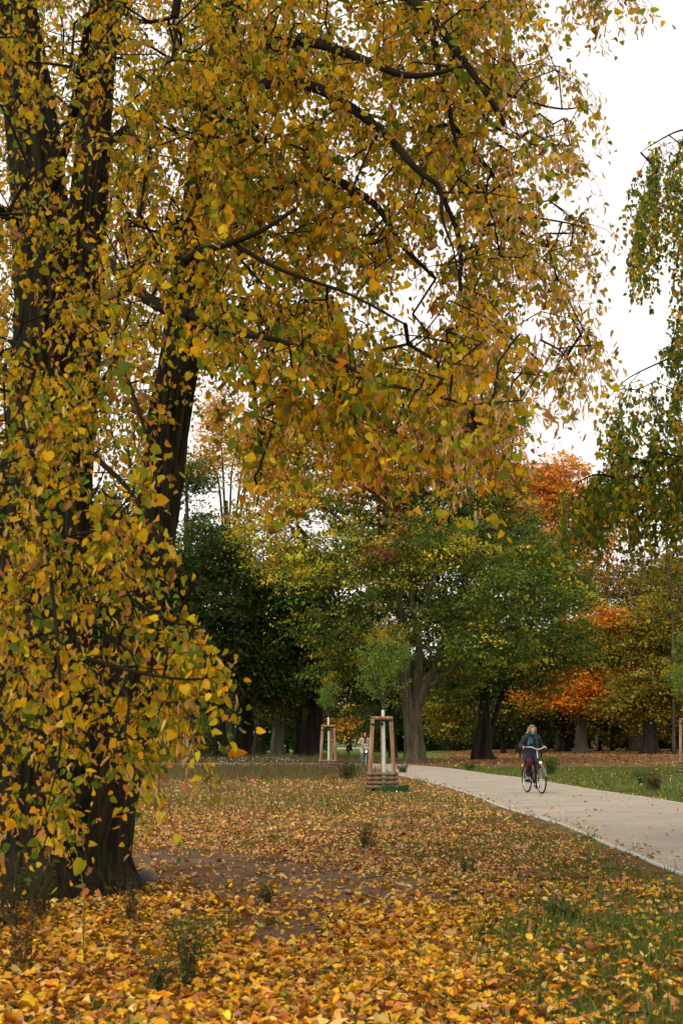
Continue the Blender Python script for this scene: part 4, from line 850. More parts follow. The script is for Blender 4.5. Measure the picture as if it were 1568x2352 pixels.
for k, (xx, YY, pr, lab, sc) in enumerate([
    (1376, 190, pA, 'far slim dark trunk left of the strip of distant path', .9), (1440, 200, pA, 'far trunk standing between the distant path strip and the olive tree', 1.0), (1545, 180, pA, 'broad grey far trunk right of the olive tree', 1.1),
    (1300, 185, pB, 'far dark trunk just left of the thick orange-boughed maple', 1.0), (1190, 180, pB, 'far dark trunk behind the bench', 1.05), (1155, 165, pB, 'far trunk right of the dark forked tree', .9),
    (1050, 210, pA, 'far yellowish tree seen between the pale trunk and the dark forked tree', 1.0), (1010, 230, pB, 'far green tree right beside the pale trunk', 1.0), (1210, 230, pA, 'farthest olive tree above the bench', 1.2),
    (1560, 235, pB, 'farthest dark tree at the right edge', 1.3), (1350, 240, pB, 'farthest dark tree behind the orange boughs', 1.3), (1470, 245, pA, 'farthest olive tree behind the dark single trunk', 1.3),
    (900, 230, pC, 'far dark tree left of the pale maple trunk', .9), (705, 270, pC, 'far dark tree left of the golden tree', .9), (660, 250, pB, 'far green tree beyond the meadow at the yellow light', .9),
    (570, 240, pC, 'far dark tree beyond the meadow left of the yellow light', 1.1), (480, 230, pB, 'far dark tree behind the leftmost sapling guard', 1.2), (380, 220, pC, 'far dark tree hidden behind the lime trunk base', 1.2),
    (200, 220, pC, 'far dark tree at the left behind the lime stems', 1.3), (20, 220, pB, 'far dark tree at the left edge behind the lime stems', 1.3), (1700, 200, pA, 'far olive tree beyond the right edge', 1.3)]):
    clone(pr, tuple(at(xx, YY)), lab, sc, k * 1.7)

# shrubs that close the view at eye level
def make_shrub(loc, label, r, h, colf, ncl=150, size=.2, per=30, group='shrubs along the far edge'):
    b = np.array(loc, float); root = empty('shrub', tuple(b), label, 'shrub', group); att, lk = lobe_pts([(0, 0, h * .45, r, r * .7, h * .5), (r * .5, 0, h * .35, r * .7, r * .5, h * .4), (-r * .5, .2, h * .3, r * .7, r * .6, h * .38)], ncl); att[:, 2] = np.maximum(att[:, 2], .1)
    st = MB(); s0 = [(smooth_poly([np.array([0, 0, -.1]), np.array([q * .2, 0, h * .2]), np.array([q * r * .4, 0, h * .5])], 4), None) for q in (-1, 0.1, 1)]
    net = grow(s0, att, .6, 0, .1, .2); net_mesh(st, net, .01, .42, .06, 4)
    for p, _ in s0: st.tube(p, np.linspace(.06, .03, len(p)), 6)
    st.build('stems', M_bark_dark, root); n = ncl * per; ci = np.repeat(np.arange(ncl), per); pos = att[ci] + rng.normal(0, .32, (n, 3)); pos[:, 2] = np.abs(pos[:, 2])
    lf = MB(); lf.inst(QD, QF3, None, pos, rotm(rng.normal(0, .8, n), rng.normal(0, .8, n), rng.uniform(0, 6.28, n)), size * np.exp(rng.normal(0, .25, n)), jit(colf(att, None)[ci], .22, .06, n)); lf.build('foliage', M_far, root, smooth=False); return root
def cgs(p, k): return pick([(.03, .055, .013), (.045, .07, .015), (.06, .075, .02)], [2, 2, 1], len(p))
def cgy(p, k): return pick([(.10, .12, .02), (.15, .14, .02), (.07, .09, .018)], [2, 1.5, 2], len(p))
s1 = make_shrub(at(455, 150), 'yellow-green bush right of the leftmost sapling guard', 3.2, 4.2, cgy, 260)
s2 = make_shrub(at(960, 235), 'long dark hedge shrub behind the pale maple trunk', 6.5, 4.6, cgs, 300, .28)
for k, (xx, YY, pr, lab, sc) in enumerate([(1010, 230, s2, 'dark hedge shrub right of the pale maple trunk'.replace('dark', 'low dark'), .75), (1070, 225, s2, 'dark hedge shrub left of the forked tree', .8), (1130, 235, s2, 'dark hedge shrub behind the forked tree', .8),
    (1210, 240, s2, 'dark hedge shrub behind the bench', .8), (1290, 250, s2, 'dark hedge shrub left of the thick maple trunk', .9), (1420, 255, s2, 'dark hedge shrub above the distant path strip', .9), (1490, 250, s2, 'dark hedge shrub behind the olive tree trunk', .9), (1560, 250, s2, 'dark hedge shrub at the right edge', .9),
    (905, 250, s2, 'dark hedge shrub right of the beige cyclist', .9), (712, 300, s2, 'dark far shrub left of the walker', .9), (560, 300, s2, 'dark far shrub behind the thick black trunk', .9), (410, 170, s1, 'yellow-green bush behind the leftmost sapling guard', 1.3), (500, 190, s1, 'yellow-green bush behind the leaning dark trunk', 1.2), (350, 180, s2, 'dark shrub behind the lime trunk', .7)]):
    clone(pr, tuple(at(xx, YY)), lab, sc, k * .9)

# the far-off wood that closes the view
def far_wood():
    mb = MB(); N = 1500; a = rng.uniform(-.34, .34, N); Y = rng.uniform(430, 470, N); X = a * Y; hh = rng.random(N) ** .8 * (13 + 7 * fbm(X * .03, Y * 0, 3)); att = np.c_[X, Y, tz(X, Y) + hh]
    n = N * 26; ci = np.repeat(np.arange(N), 26); pos = att[ci] + rng.normal(0, 1, (n, 3)) * [2.2, 2.2, .9]; pos[:, 2] = np.maximum(pos[:, 2], -.7)
    tone = fbm(X * .04 + 9, Y * 0 + 3, 3); c = np.where((rng.random(N) < sm((tone - .45) * 5) * .6)[:, None], pick([(.22, .16, .03), (.15, .12, .025), (.3, .15, .03)], [2, 2, 1], N), pick([(.05, .07, .015), (.07, .09, .02)], [1, 1], N))
    mb.inst(QD, QF3, None, pos, rotm(rng.normal(0, .8, n), rng.normal(0, .8, n), rng.uniform(0, 6.28, n)), .95 * np.exp(rng.normal(0, .25, n)), jit(c[ci], .22, .06, n))
    tag(mb.build('distant_woodland', M_far, smooth=False), 'far-off mixed autumn woodland closing the view behind the park trees', 'woodland', kind='stuff')
far_wood()

# ------------------------------------------------------------------ young trees in their wooden guards
def ash_sapling(loc, label, H, zw, crown, topcol, seed, wr=.045):
    root = empty('sapling', loc, label, 'young tree', 'staked saplings')
    p = smooth_poly([(0, 0, -.1), (.01, 0, zw * .5), (-.01, 0, zw)], 8); mb = MB(); mb.tube(p, np.linspace(wr * 1.1, wr * .9, len(p)), 14, ridge=.03); mb.build('whitewashed_trunk', M_white, root)
    limbs = []; 
    for q in range(6):
        a = q * 1.05 + seed; rr = crown[0] * rng.uniform(.35, .85); top = zw + (H - zw) * rng.uniform(.55, .9)
        P_ = [np.array([-.01, 0, zw - .01 + .06 * q]), np.array([math.cos(a) * rr * .35, math.sin(a) * rr * .35, zw + .35 + .05 * q]), np.array([math.cos(a) * rr * .75, math.sin(a) * rr * .75, (zw + top) / 2]), np.array([math.cos(a) * rr * .85, math.sin(a) * rr * .85, top])]
        L_ = smooth_poly(P_, 5); limbs.append((L_, np.linspace(.020, .005, len(L_))))
    c_ = smooth_poly([(-.01, 0, zw - .01), (.02, 0, zw + .6), (.0, 0, H)], 8); limbs.append((c_, np.linspace(.04, .006, len(c_))))
    z0, z1 = crown[1], crown[2]; lob = [(0, 0, (z0 + z1) / 2, crown[0] * .8, crown[0] * .8, (z1 - z0) / 2), (crown[0] * .4, 0, z0 + (z1 - z0) * .6, crown[0] * .6, crown[0] * .5, (z1 - z0) * .25), (-crown[0] * .4, 0, z0 + (z1 - z0) * .4, crown[0] * .6, crown[0] * .5, (z1 - z0) * .3), (0, 0, z1 - .2, .2, .2, .4)]
    att, _ = lobe_pts(lob, crown[3], .4); mb = MB(); limbs_mesh(mb, limbs, 7, .02); net = grow(limbs, att, .15, .0, .08, .3); net_mesh(mb, net, .0035, .4, .015, 4); mb.build('branches', M_bark, root)
    N = len(att); per = 30; ci = np.repeat(np.arange(N), per); ax = att * [1, 1, 0] * .9 + rng.normal(0, .25, (N, 3)); ax[:, 2] = rng.uniform(.1, .8, N); ax /= np.linalg.norm(ax, axis=1)[:, None]
    t = rng.random(len(ci)); pos = att[ci] + ax[ci] * (t * .30)[:, None] + rng.normal(0, .055, (len(ci), 3)); n = len(ci)
    c = pick([(.15, .25, .035), (.21, .32, .06), (.10, .17, .025), (.28, .32, .055)], [3, 2, 2, 1], n)
    yy = sm((pos[:, 2] - topcol) / .5)[:, None] * (rng.random((n, 1)) < .8); c = c * (1 - yy) + np.array([.36, .27, .02]) * yy; c = jit(c, .2, .06, n)
    lf = MB(); lf.inst(QD * [.55, 1.3, 1], QF3, None, pos, rotm(rng.normal(.6, .7, n), rng.normal(0, .6, n), rng.uniform(0, 6.28, n)), .062 * np.exp(rng.normal(0, .2, n)), c); lf.build('crown', M_far, root, smooth=False); return root
def guard(loc, label, rz=0, H=2.0, collar=False, sc=1.0, seed=0):
    root = empty('tree_guard', loc, label, 'tree guard', 'wooden tree guards', rz); root.scale = (sc,) * 3
    rb, rt = .44, .31; an = [math.radians(a) for a in (214, 326, 79)]
    bot = [np.array([rb * math.cos(a), rb * math.sin(a), -.1]) for a in an]; top = [np.array([rt * math.cos(a), rt * math.sin(a), H]) for a in an]
    for k in range(3):
        mb = MB(); q = smooth_poly([bot[k], (bot[k] + top[k]) / 2 + rng.normal(0, .006, 3), top[k]], 8); mb.tube(q, [.062, .056, .06][k], 16, ridge=.03, seed=k + seed); mb.build('post', M_post, root)
    for k in range(3):
        a, b_ = top[k], top[(k + 1) % 3]; d = (b_ - a) / np.linalg.norm(b_ - a); mb = MB(); z_ = [.0, -.005, .005][k]
        mb.tube(np.linspace(a - d * .05, b_ + d * .05, 5) + [0, 0, .035 + z_], .048 if k == 0 else .04, 12, ridge=.03, seed=k); mb.build('crossbar', M_post, root)
    for k in range(3):
        mb = MB()
        for r_ in range(4):
            z = .11 + r_ * .118; f = z / H; a = bot[k] * (1 - f) + top[k] * f; b_ = bot[(k + 1) % 3] * (1 - f) + top[(k + 1) % 3] * f; a[2] = b_[2] = z
            out = (a + b_) / 2 * [1, 1, 0]; out /= np.linalg.norm(out); d = (b_ - a) / np.linalg.norm(b_ - a); o_ = out * .075
            mb.tube(np.linspace(a - d * (.09 if k == 0 else .0), b_ + d * (.09 if k == 0 else .0), 7) + o_ + rng.normal(0, .002, (7, 3)) + [0, 0, .008 * k], .055, 14, ridge=.015, seed=r_ + k * 3 + seed, sq=(1, .9))
        mb.build('log_slats', M_log, root)
    for k, zz in ((0, H - .14), (1, H - .03), (2, H - .10)):
        mb = MB(); f = zz / H; a = bot[k] * (1 - f) + top[k] * f; a[2] = zz; c_ = np.array([0, 0, zz]); d = c_ - a; d /= np.linalg.norm(d); s_ = np.cross(d, [0, 0, 1])
        for sg in (-1, 1):
            q = np.array([a - d * .07 + s_ * sg * .03, a + s_ * sg * .065, c_ + s_ * sg * .05, c_ + d * .05 + s_ * sg * .01]); q = smooth_poly(q, 5); n = len(q)
            V = np.vstack([q + [0, 0, -.03], q + [0, 0, .03]]) ; V2 = V + np.tile(s_ * .006 * sg, (2 * n, 1)); ii = np.arange(n - 1)
            mb.add(np.vstack([V, V2]), None, np.vstack([np.stack([ii, ii + 1, ii + 1 + n, ii + n], -1), np.stack([ii + 2 * n, ii + 3 * n, ii + 1 + 3 * n, ii + 1 + 2 * n], -1), np.stack([ii + n, ii + 1 + n, ii + 1 + 3 * n, ii + 3 * n], -1), np.stack([ii, ii + 2 * n, ii + 1 + 2 * n, ii + 1], -1)]))
        mb.build('strap', M_strap, root, smooth=False)
    if collar:
        mb = MB(); th = np.linspace(0, 2 * np.pi, 40); ring = np.c_[.16 + .62 * np.cos(th), .1 + .5 * np.sin(th)]; n = 40; ii = np.arange(n - 1)
        V = np.vstack([np.c_[ring * 1.0, np.full(n, -.05)], np.c_[ring, .14 + .015 * np.sin(th * 7)], np.c_[ring * .975, .14 + .015 * np.sin(th * 7)], np.c_[ring * .975, np.full(n, -.05)]])
        mb.add(V, None, np.vstack([np.stack([ii + k * n, ii + 1 + k * n, ii + 1 + (k + 1) * n, ii + (k + 1) * n], -1) for k in range(3)])); mb.build('plastic_collar', M_green, root)
    return root
g1 = G(876, 1816); guard(tuple(g1), 'nearest wooden tree guard with four log rows and a green plastic ring at its foot', math.radians(3), 1.98, True)
ash_sapling(tuple(g1 + [.06, .03, 0]), 'taller staked sapling with a full feathery green crown and white painted stem', 4.65, 2.24, (.72, 2.35, 4.62, 170), 3.9, 1, .048)
g2 = G(754, 1772); guard(tuple(g2), 'smaller-looking wooden tree guard standing in tall dry grass left of the nearest one', math.radians(-4), 2.0, seed=5)
ash_sapling(tuple(g2), 'slim staked sapling with sparse green crown and yellow tip', 4.9, 2.42, (.52, 2.55, 4.2, 62), 3.7, 4, .045)
g3 = G(430, 1752); guard(tuple(g3), 'farthest wooden tree guard half hidden by the lime leaves at the left', math.radians(30), 2.0, seed=8)
ash_sapling(tuple(g3), 'thin whitewashed sapling stem in the farthest guard by the lime leaves', 4.4, 2.4, (.45, 2.6, 4.2, 40), 3.9, 2, .04)
g4 = G(1578, 1776); guard(tuple(g4), 'wooden tree guard cut off by the right edge of the view', math.radians(0), 2.25, True, seed=11)
ash_sapling(tuple(g4), 'staked green sapling at the right edge above its guard', 6.0, 2.6, (.8, 2.8, 5.8, 110), 9, 5, .05)

# ------------------------------------------------------------------ weeds
def weed(loc, label, h, r, ns, col, stemc=(.12, .10, .05), leafs=14, size=.035, up=.5):
    root = empty('weed_plant', loc, label, 'weed'); st = MB(); lf = MB(); n = ns; a = rng.uniform(0, 6.28, n); l = r * rng.uniform(.2, 1, n); hh = h * rng.uniform(.55, 1, n)
    A = np.c_[rng.normal(0, r * .16, n), rng.normal(0, r * .16, n), np.zeros(n)]; M = A + np.c_[np.cos(a) * l * .4, np.sin(a) * l * .4, hh * .55]; B = A + np.c_[np.cos(a) * l, np.sin(a) * l, hh]
    st.frusta(A, M, np.full(n, .003), np.full(n, .0025), 4, stemc); st.frusta(M, B, np.full(n, .0025), np.full(n, .0012), 4, stemc); st.build('stems', M_grass, root)
    ci = np.repeat(np.arange(n), leafs); t = rng.uniform(.04, 1, len(ci))[:, None]; pos = np.where(t < .55, A[ci] + (M - A)[ci] * t / .55, M[ci] + (B - M)[ci] * (t - .55) / .45) + rng.normal(0, size * .45, (len(ci), 3)); m = len(ci); pos[:, 2] = np.maximum(pos[:, 2], .01)
    lf.inst(QD * [.6, 1.4, 1.5], QF3, None, pos, rotm(rng.normal(0, .8, m), rng.normal(0, .6, m), rng.uniform(0, 6.28, m)), size * np.exp(rng.normal(0, .25, m)), jit(np.ones((m, 3)) * col, .25, .08, m)); lf.build('leaves', M_grass, root, smooth=False)
wd = [(430, 2255, .42, .2, 26, (.09, .11, .025), 'bushy green-brown weed among the leaves at lower left'), (365, 2275, .30, .14, 14, (.10, .11, .03), 'short olive weed just left of the bushy one at lower left'), (90, 2105, .55, .25, 34, (.07, .075, .02), 'tall dark weed at the foot of the lime trunk on the left edge'),
      (20, 2120, .6, .25, 34, (.06, .065, .02), 'dark leafy weed cut by the left edge'), (50, 2230, .5, .2, 16, (.12, .07, .025), 'brown dried weed below the lime trunk at far left'), (840, 1945, .42, .22, 26, (.10, .10, .03), 'brownish green weed on the leaf carpet right of the bare soil'),
      (610, 2070, .16, .15, 14, (.09, .09, .03), 'small weed at the edge of the bare soil'), (1075, 2000, .25, .2, 16, (.13, .14, .04), 'thin weed in the leaves left of the path'), (1262, 1778, .85, .42, 60, (.075, .13, .025), 'upright green bush on the lawn right of the woman'),
      (1078, 1768, .38, .6, 30, (.06, .10, .02), 'low green weed on the lawn at the far side of the path'), (1475, 1800, .5, .5, 34, (.06, .12, .02), 'leafy green weed on the right lawn'), (1500, 1815, .6, .5, 40, (.13, .12, .05), 'faded brownish weed on the right lawn near the edge'),
      (800, 1790, .75, .6, 60, (.09, .08, .035), 'dark brownish shrubby weed left of the nearest guard'), (925, 1775, .45, .35, 26, (.09, .09, .03), 'brown weed between the nearest guard and the path'), (1290, 2100, .14, .25, 20, (.06, .11, .02), 'green tuft among leaves at lower right'), (300, 2110, .35, .2, 16, (.12, .08, .03), 'reddish brown dried weed below the lime trunk')]
for k, (xx, yy, h, r, ns, cl, lab) in enumerate(wd):
    g = G(xx, yy); g[2] = float(gh(g[0], g[1])); weed(tuple(g), lab, h, r, ns, cl, size=.03 if yy > 1900 else .07)
# the single long arching stalk by the trunk
g = G(192, 2190); mb = MB(); q = smooth_poly([g, P(193, 2080, g[1]), P(190, 2030, g[1] + .1), P(183, 1985, g[1] + .15), P(172, 1945, g[1] + .2)], 8); mb.tube(q, np.linspace(.006, .002, len(q)), 6, col=(.20, .20, .05))
lfp = q[8::3] + rng.normal(0, .02, (len(q[8::3]), 3)); mb.inst(QD, QF3, None, lfp, rotm(rng.normal(0, 1, len(lfp)), rng.normal(0, 1, len(lfp)), rng.uniform(0, 6, len(lfp))), np.full(len(lfp), .03), np.ones((len(lfp), 3)) * [.2, .2, .05])
tag(mb.build('weed_stalk', M_grass), 'single long pale green stalk rising in front of the lime trunk', 'weed')

# stone beside the trunk
bm = bmesh.new(); bmesh.ops.create_icosphere(bm, subdivisions=3, radius=.11)
for v in bm.verts: v.co *= 1 + .25 * (float(fbm(v.co.x * 9 + 4, v.co.y * 9 + v.co.z * 7)) - .5); v.co.z *= .75
me = bpy.data.meshes.new('stone'); bm.to_mesh(me); bm.free(); g = G(338, 2022); tag(link('stone', me, plain('stone_grey', (.13, .12, .10), .9, bump=.5), None, (g[0], g[1], .03)), 'small dark grey stone lying right of the lime trunk foot', 'stone')

# ------------------------------------------------------------------ people and bicycles
def remesh_obj(o, vox, smooth_it=2):
    m = o.modifiers.new('r', 'REMESH'); m.mode = 'VOXEL'; m.voxel_size = vox; m.use_smooth_shade = True
    s_ = o.modifiers.new('s', 'SMOOTH'); s_.iterations = smooth_it; s_.factor = .5
    dg = bpy.context.evaluated_depsgraph_get(); me = bpy.data.meshes.new_from_object(o.evaluated_get(dg)); old = o.data
    o.modifiers.clear(); mats = [x for x in old.materials]; o.data = me
    me.materials.clear()
    for x in mats: me.materials.append(x)
    me.name = old.name; bpy.data.meshes.remove(old)
def V3(*a): return np.array(a, float)
def ik(a, b, l1, l2, pole):
    d = b - a; L = min(np.linalg.norm(d), (l1 + l2) * .999); u = d / np.linalg.norm(d); x = (l1 * l1 - l2 * l2 + L * L) / (2 * L); h = math.sqrt(max(l1 * l1 - x * x, 1e-6))
    p = pole - u * pole.dot(u); p /= np.linalg.norm(p); return a + u * x + p * h
def wheel(root, c, lab=None, rim=(.02, .02, .02)):
    w_ = bpy.data.objects.new('wheel', None); COL.objects.link(w_); w_.parent = root; w_.location = tuple(c)
    th = np.linspace(0, 2 * np.pi, 73); mb = MB(); mb.tube(np.c_[.332 * np.cos(th), 0 * th, .332 * np.sin(th)], .021, 10, caps=False); mb.build('tyre', M_tyre, w_)
    mb = MB(); mb.tube(np.c_[.306 * np.cos(th), 0 * th, .306 * np.sin(th)], .011, 8, caps=False, sq=(1, 1)); mb.build('rim', M_chrome, w_)
    mb = MB(); a = np.linspace(0, 2 * np.pi, 32, endpoint=False); sd_ = np.where(np.arange(32) % 2, .03, -.03); A = np.c_[.02 * np.cos(a + .6), sd_, .02 * np.sin(a + .6)]; B = np.c_[.302 * np.cos(a), 0 * a, .302 * np.sin(a)]
    mb.frusta(A, B, np.full(32, .0013), np.full(32, .0013), 4); mb.tube([(0, -.05, 0), (0, .05, 0)], .022, 12); mb.build('spokes', M_chrome, w_)
    return w_
def bicycle(loc, rz, label, frame_mat, bar_mat, fender_mat, light=6.0, orange=True, crank=95):
    root = empty('bicycle', loc, label, 'bicycle', None, rz); R_, F_ = V3(-.53, 0, .353), V3(.57, 0, .353); BB = V3(-.09, 0, .29)
    wheel(root, R_); wheel(root, F_)
    mb = MB(); hb, ht = V3(.385, 0, .69), V3(.325, 0, .90); st = V3(-.215, 0, .82)
    mb.tube([hb, ht], .021, 12); mb.tube(smooth_poly([hb + V3(-.01, 0, .03), V3(.15, 0, .44), BB], 6), .019, 12); mb.tube(smooth_poly([ht + V3(.0, 0, -.05), V3(.10, 0, .62), V3(-.135, 0, .46)], 6), .016, 12)
    mb.tube([BB, st], .017, 12); mb.tube([BB + V3(0, -.045, 0), BB + V3(0, .045, 0)], .026, 12)
    for s_ in (-1, 1): mb.tube([BB + V3(-.03, .03 * s_, 0), R_ + V3(0, .055 * s_, 0)], .010, 8); mb.tube([st + V3(0, .02 * s_, -.08), R_ + V3(0, .055 * s_, 0)], .008, 8)
    mb.build('frame', frame_mat, root)
    mb = MB()
    for s_ in (-1, 1): mb.tube(smooth_poly([hb + V3(0, .02 * s_, .0), hb + V3(.04, .05 * s_, -.03), V3(.49, .052 * s_, .50), F_ + V3(0, .05 * s_, 0)], 5), .012, 10)
    mb.tube([hb + V3(0, -.05, 0), hb + V3(0, .05, 0)], .018, 10); mb.build('fork', frame_mat, root)
    mb = MB(); mb.tube(smooth_poly([ht, V3(.30, 0, 1.0), V3(.285, 0, 1.10), V3(.33, 0, 1.135)], 5), .013, 10); mb.build('stem', bar_mat, root)
    hb_ = [V3(.335, 0, 1.135), V3(.36, .08, 1.15), V3(.345, .16, 1.185), V3(.27, .235, 1.19), V3(.17, .275, 1.175), V3(.07, .295, 1.155)]
    pts = smooth_poly([p * [1, -1, 1] for p in hb_[::-1]] + hb_[1:], 5); mb = MB(); mb.tube(pts, .0125, 10); mb.build('handlebar', bar_mat, root)
    for s_ in (-1, 1): mb = MB(); mb.tube([hb_[4] * [1, s_, 1] + V3(.04, -.01 * s_, .006), hb_[5] * [1, s_, 1] + V3(-.01, .002 * s_, 0)], .017, 10); mb.tube([hb_[3] * [1, s_, 1] + V3(0, .02 * s_, -.01), V3(.24, .31 * s_, 1.15), V3(.16, .33 * s_, 1.145)], .006, 6); mb.build('grip', M_black, root)
    mb = MB()
    for c_, a0, a1 in ((R_, 20, 200), (F_, 15, 165)):
        a = np.radians(np.linspace(a0, a1, 24)); r_ = .368; q = np.c_[c_[0] + r_ * np.cos(a), 0 * a, c_[2] + r_ * np.sin(a)]; mb.tube(q, .026, 8, sq=(.35, 1) if False else (1, 1)) if False else None
        n = len(a); nr_ = np.c_[np.cos(a), 0 * a, np.sin(a)]; V = np.vstack([q + V3(0, -.024, 0) - nr_ * .012, q + V3(0, -.014, 0), q + V3(0, .014, 0), q + V3(0, .024, 0) - nr_ * .012]); ii = np.arange(n - 1)
        mb.add(V, None, np.vstack([np.stack([ii + k * n, ii + 1 + k * n, ii + 1 + (k + 1) * n, ii + (k + 1) * n], -1) for k in range(3)])); 
        for s_ in (-1, 1): mb.tube([q[-4 if c_ is R_ else -4] + V3(0, .028 * s_, -.01), c_ + V3(0, .055 * s_, 0)], .003, 5)
        mb.build('mudguard', fender_mat, root); mb = MB()
    mb = MB(); mb.ell(V3(-.26, 0, .955), (.12, .085, .035), 16, 8); mb.ell(V3(-.15, 0, .955), (.09, .035, .025), 14, 8); mb.build('saddle', M_black, root)
    mb = MB(); mb.tube([st, V3(-.235, 0, .935)], .013, 10); mb.build('seat_post', M_chrome, root)
    mb = MB()
    for s_ in (-1, 0, 1): mb.tube([V3(-.30, .06 * s_, .76), V3(-.72, .06 * s_, .765)], .006, 6)
    mb.tube([V3(-.72, -.065, .765), V3(-.72, .065, .765)], .006, 6); mb.tube([V3(-.42, -.065, .762), V3(-.42, .065, .762)], .006, 6)
    for s_ in (-1, 1): mb.tube([V3(-.62, .06 * s_, .76), R_ + V3(0, .06 * s_, 0)], .006, 6)
    mb.build('rear_rack', M_black, root)
    ca = math.radians(crank); ra = V3(math.cos(ca), 0, math.sin(ca)) * .17
    mb = MB(); mb.tube([BB + V3(0, -.06, 0), BB + ra + V3(0, -.07, 0)], .009, 8); mb.tube([BB + V3(0, .06, 0), BB - ra + V3(0, .07, 0)], .009, 8); th = np.linspace(0, 2 * np.pi, 25); mb.tube(np.c_[BB[0] + .085 * np.cos(th), 0 * th - .05, BB[2] + .085 * np.sin(th)], .006, 6, caps=False); mb.build('crankset', M_chrome, root)
    mb = MB(); mb.ell((BB + R_) / 2 + V3(.02, -.062, -.01), (.27, .010, .045), 20, 8); mb.build('chain_guard', M_black, root)
    for s_, p in ((-1, BB + ra), (1, BB - ra)): mb = MB(); mb.box(p + V3(0, .12 * s_, 0), (.09, .085, .022)); mb.build('pedal', M_black, root)
    mb = MB(); mb.ell(V3(.50, 0, .80), (.045, .034, .036), 14, 8); mb.tube([hb + V3(.02, 0, .02), V3(.48, 0, .79)], .006, 6); hl = mb.build('headlight', M_chrome, root)
    mb = MB(); mb.ell(V3(.535, 0, .80), (.018, .025, .025), 14, 8); mb.build('lens', plain('headlight_glow', (.9, .9, .85), .3, emit=(1, .93, .78), es=light), hl)
    if orange: mb = MB(); mb.ell(V3(-.60, -.10, .70), (.02, .02, .02), 10, 6); mb.tube([V3(-.60, -.06, .76), V3(-.60, -.10, .71)], .005, 6); mb.build('indicator', plain('orange_lamp', (.9, .2, .02), .4, emit=(1, .22, .02), es=1.2), root)
    mb = MB()
    mb.tube(smooth_poly([V3(.34, .0, 1.12), V3(.42, .05, 1.02), V3(.43, .03, .86), hb + V3(.02, .03, .0)], 5), .003, 5); mb.build('brake_cable', M_black, root)
    return root
def hand_mb(mb, wrist, grip, axis, side, skin_r=.0085):
    """palm over the grip, four fingers curled round it, thumb underneath"""
    ax = axis / np.linalg.norm(axis); up = V3(0, 0, 1); fw = np.cross(up, ax); fw /= np.linalg.norm(fw)
    if fw.dot(grip - wrist) < 0: fw = -fw
    c = grip + up * .022
    mb.tube([wrist, wrist * .5 + c * .5 + up * .006, c], [.026, .027, .030], 12, sq=(1, .8)); mb.ell(c - fw * .01, (.036, .036, .018), 12, 8)
    for k, L in enumerate((.95, 1.08, 1.0, .8)):
        o = ax * (.030 - .020 * k) * side; p = [c + o - fw * .005, c + o + fw * .032 * L - up * .002, c + o + fw * .040 * L - up * .028 * L, c + o + fw * .018 * L - up * .050 * L, c + o - fw * .004 - up * .048]
        mb.tube(smooth_poly(p, 3), np.linspace(.0095, .0075, 13), 8)
    t = [c - fw * .018 + ax * .026 * side, c - fw * .01 + ax * .045 * side - up * .015, c + fw * .004 + ax * .045 * side - up * .040]; mb.tube(smooth_poly(t, 4), np.linspace(.012, .009, 9), 8)
def rest_hand(mb, wrist, d, fwd):
    d = d / np.linalg.norm(d); s_ = np.cross(d, fwd); mb.ell(wrist + d * .05, (.03, .018, .045), 10, 8)
    for k in range(4):
        o = fwd * (.027 - .018 * k); L = (.07, .08, .075, .06)[k]; mb.tube(smooth_poly([wrist + d * .07 + o, wrist + d * (.08 + L * .5) + o, wrist + d * (.08 + L * .9) + o * .9 + s_ * .015], 3), np.linspace(.009, .0075, 7), 7)
    mb.tube([wrist + d * .02 + fwd * .03, wrist + d * .06 + fwd * .055, wrist + d * .10 + fwd * .055], [.012, .010, .009], 7)
def tor(mb, pts, rr, sq=(.72, 1), seg=24): p = smooth_poly(pts, 5); mb.tube(p, np.interp(np.linspace(0, len(rr) - 1, len(p)), np.arange(len(rr)), rr), seg, sq=sq)
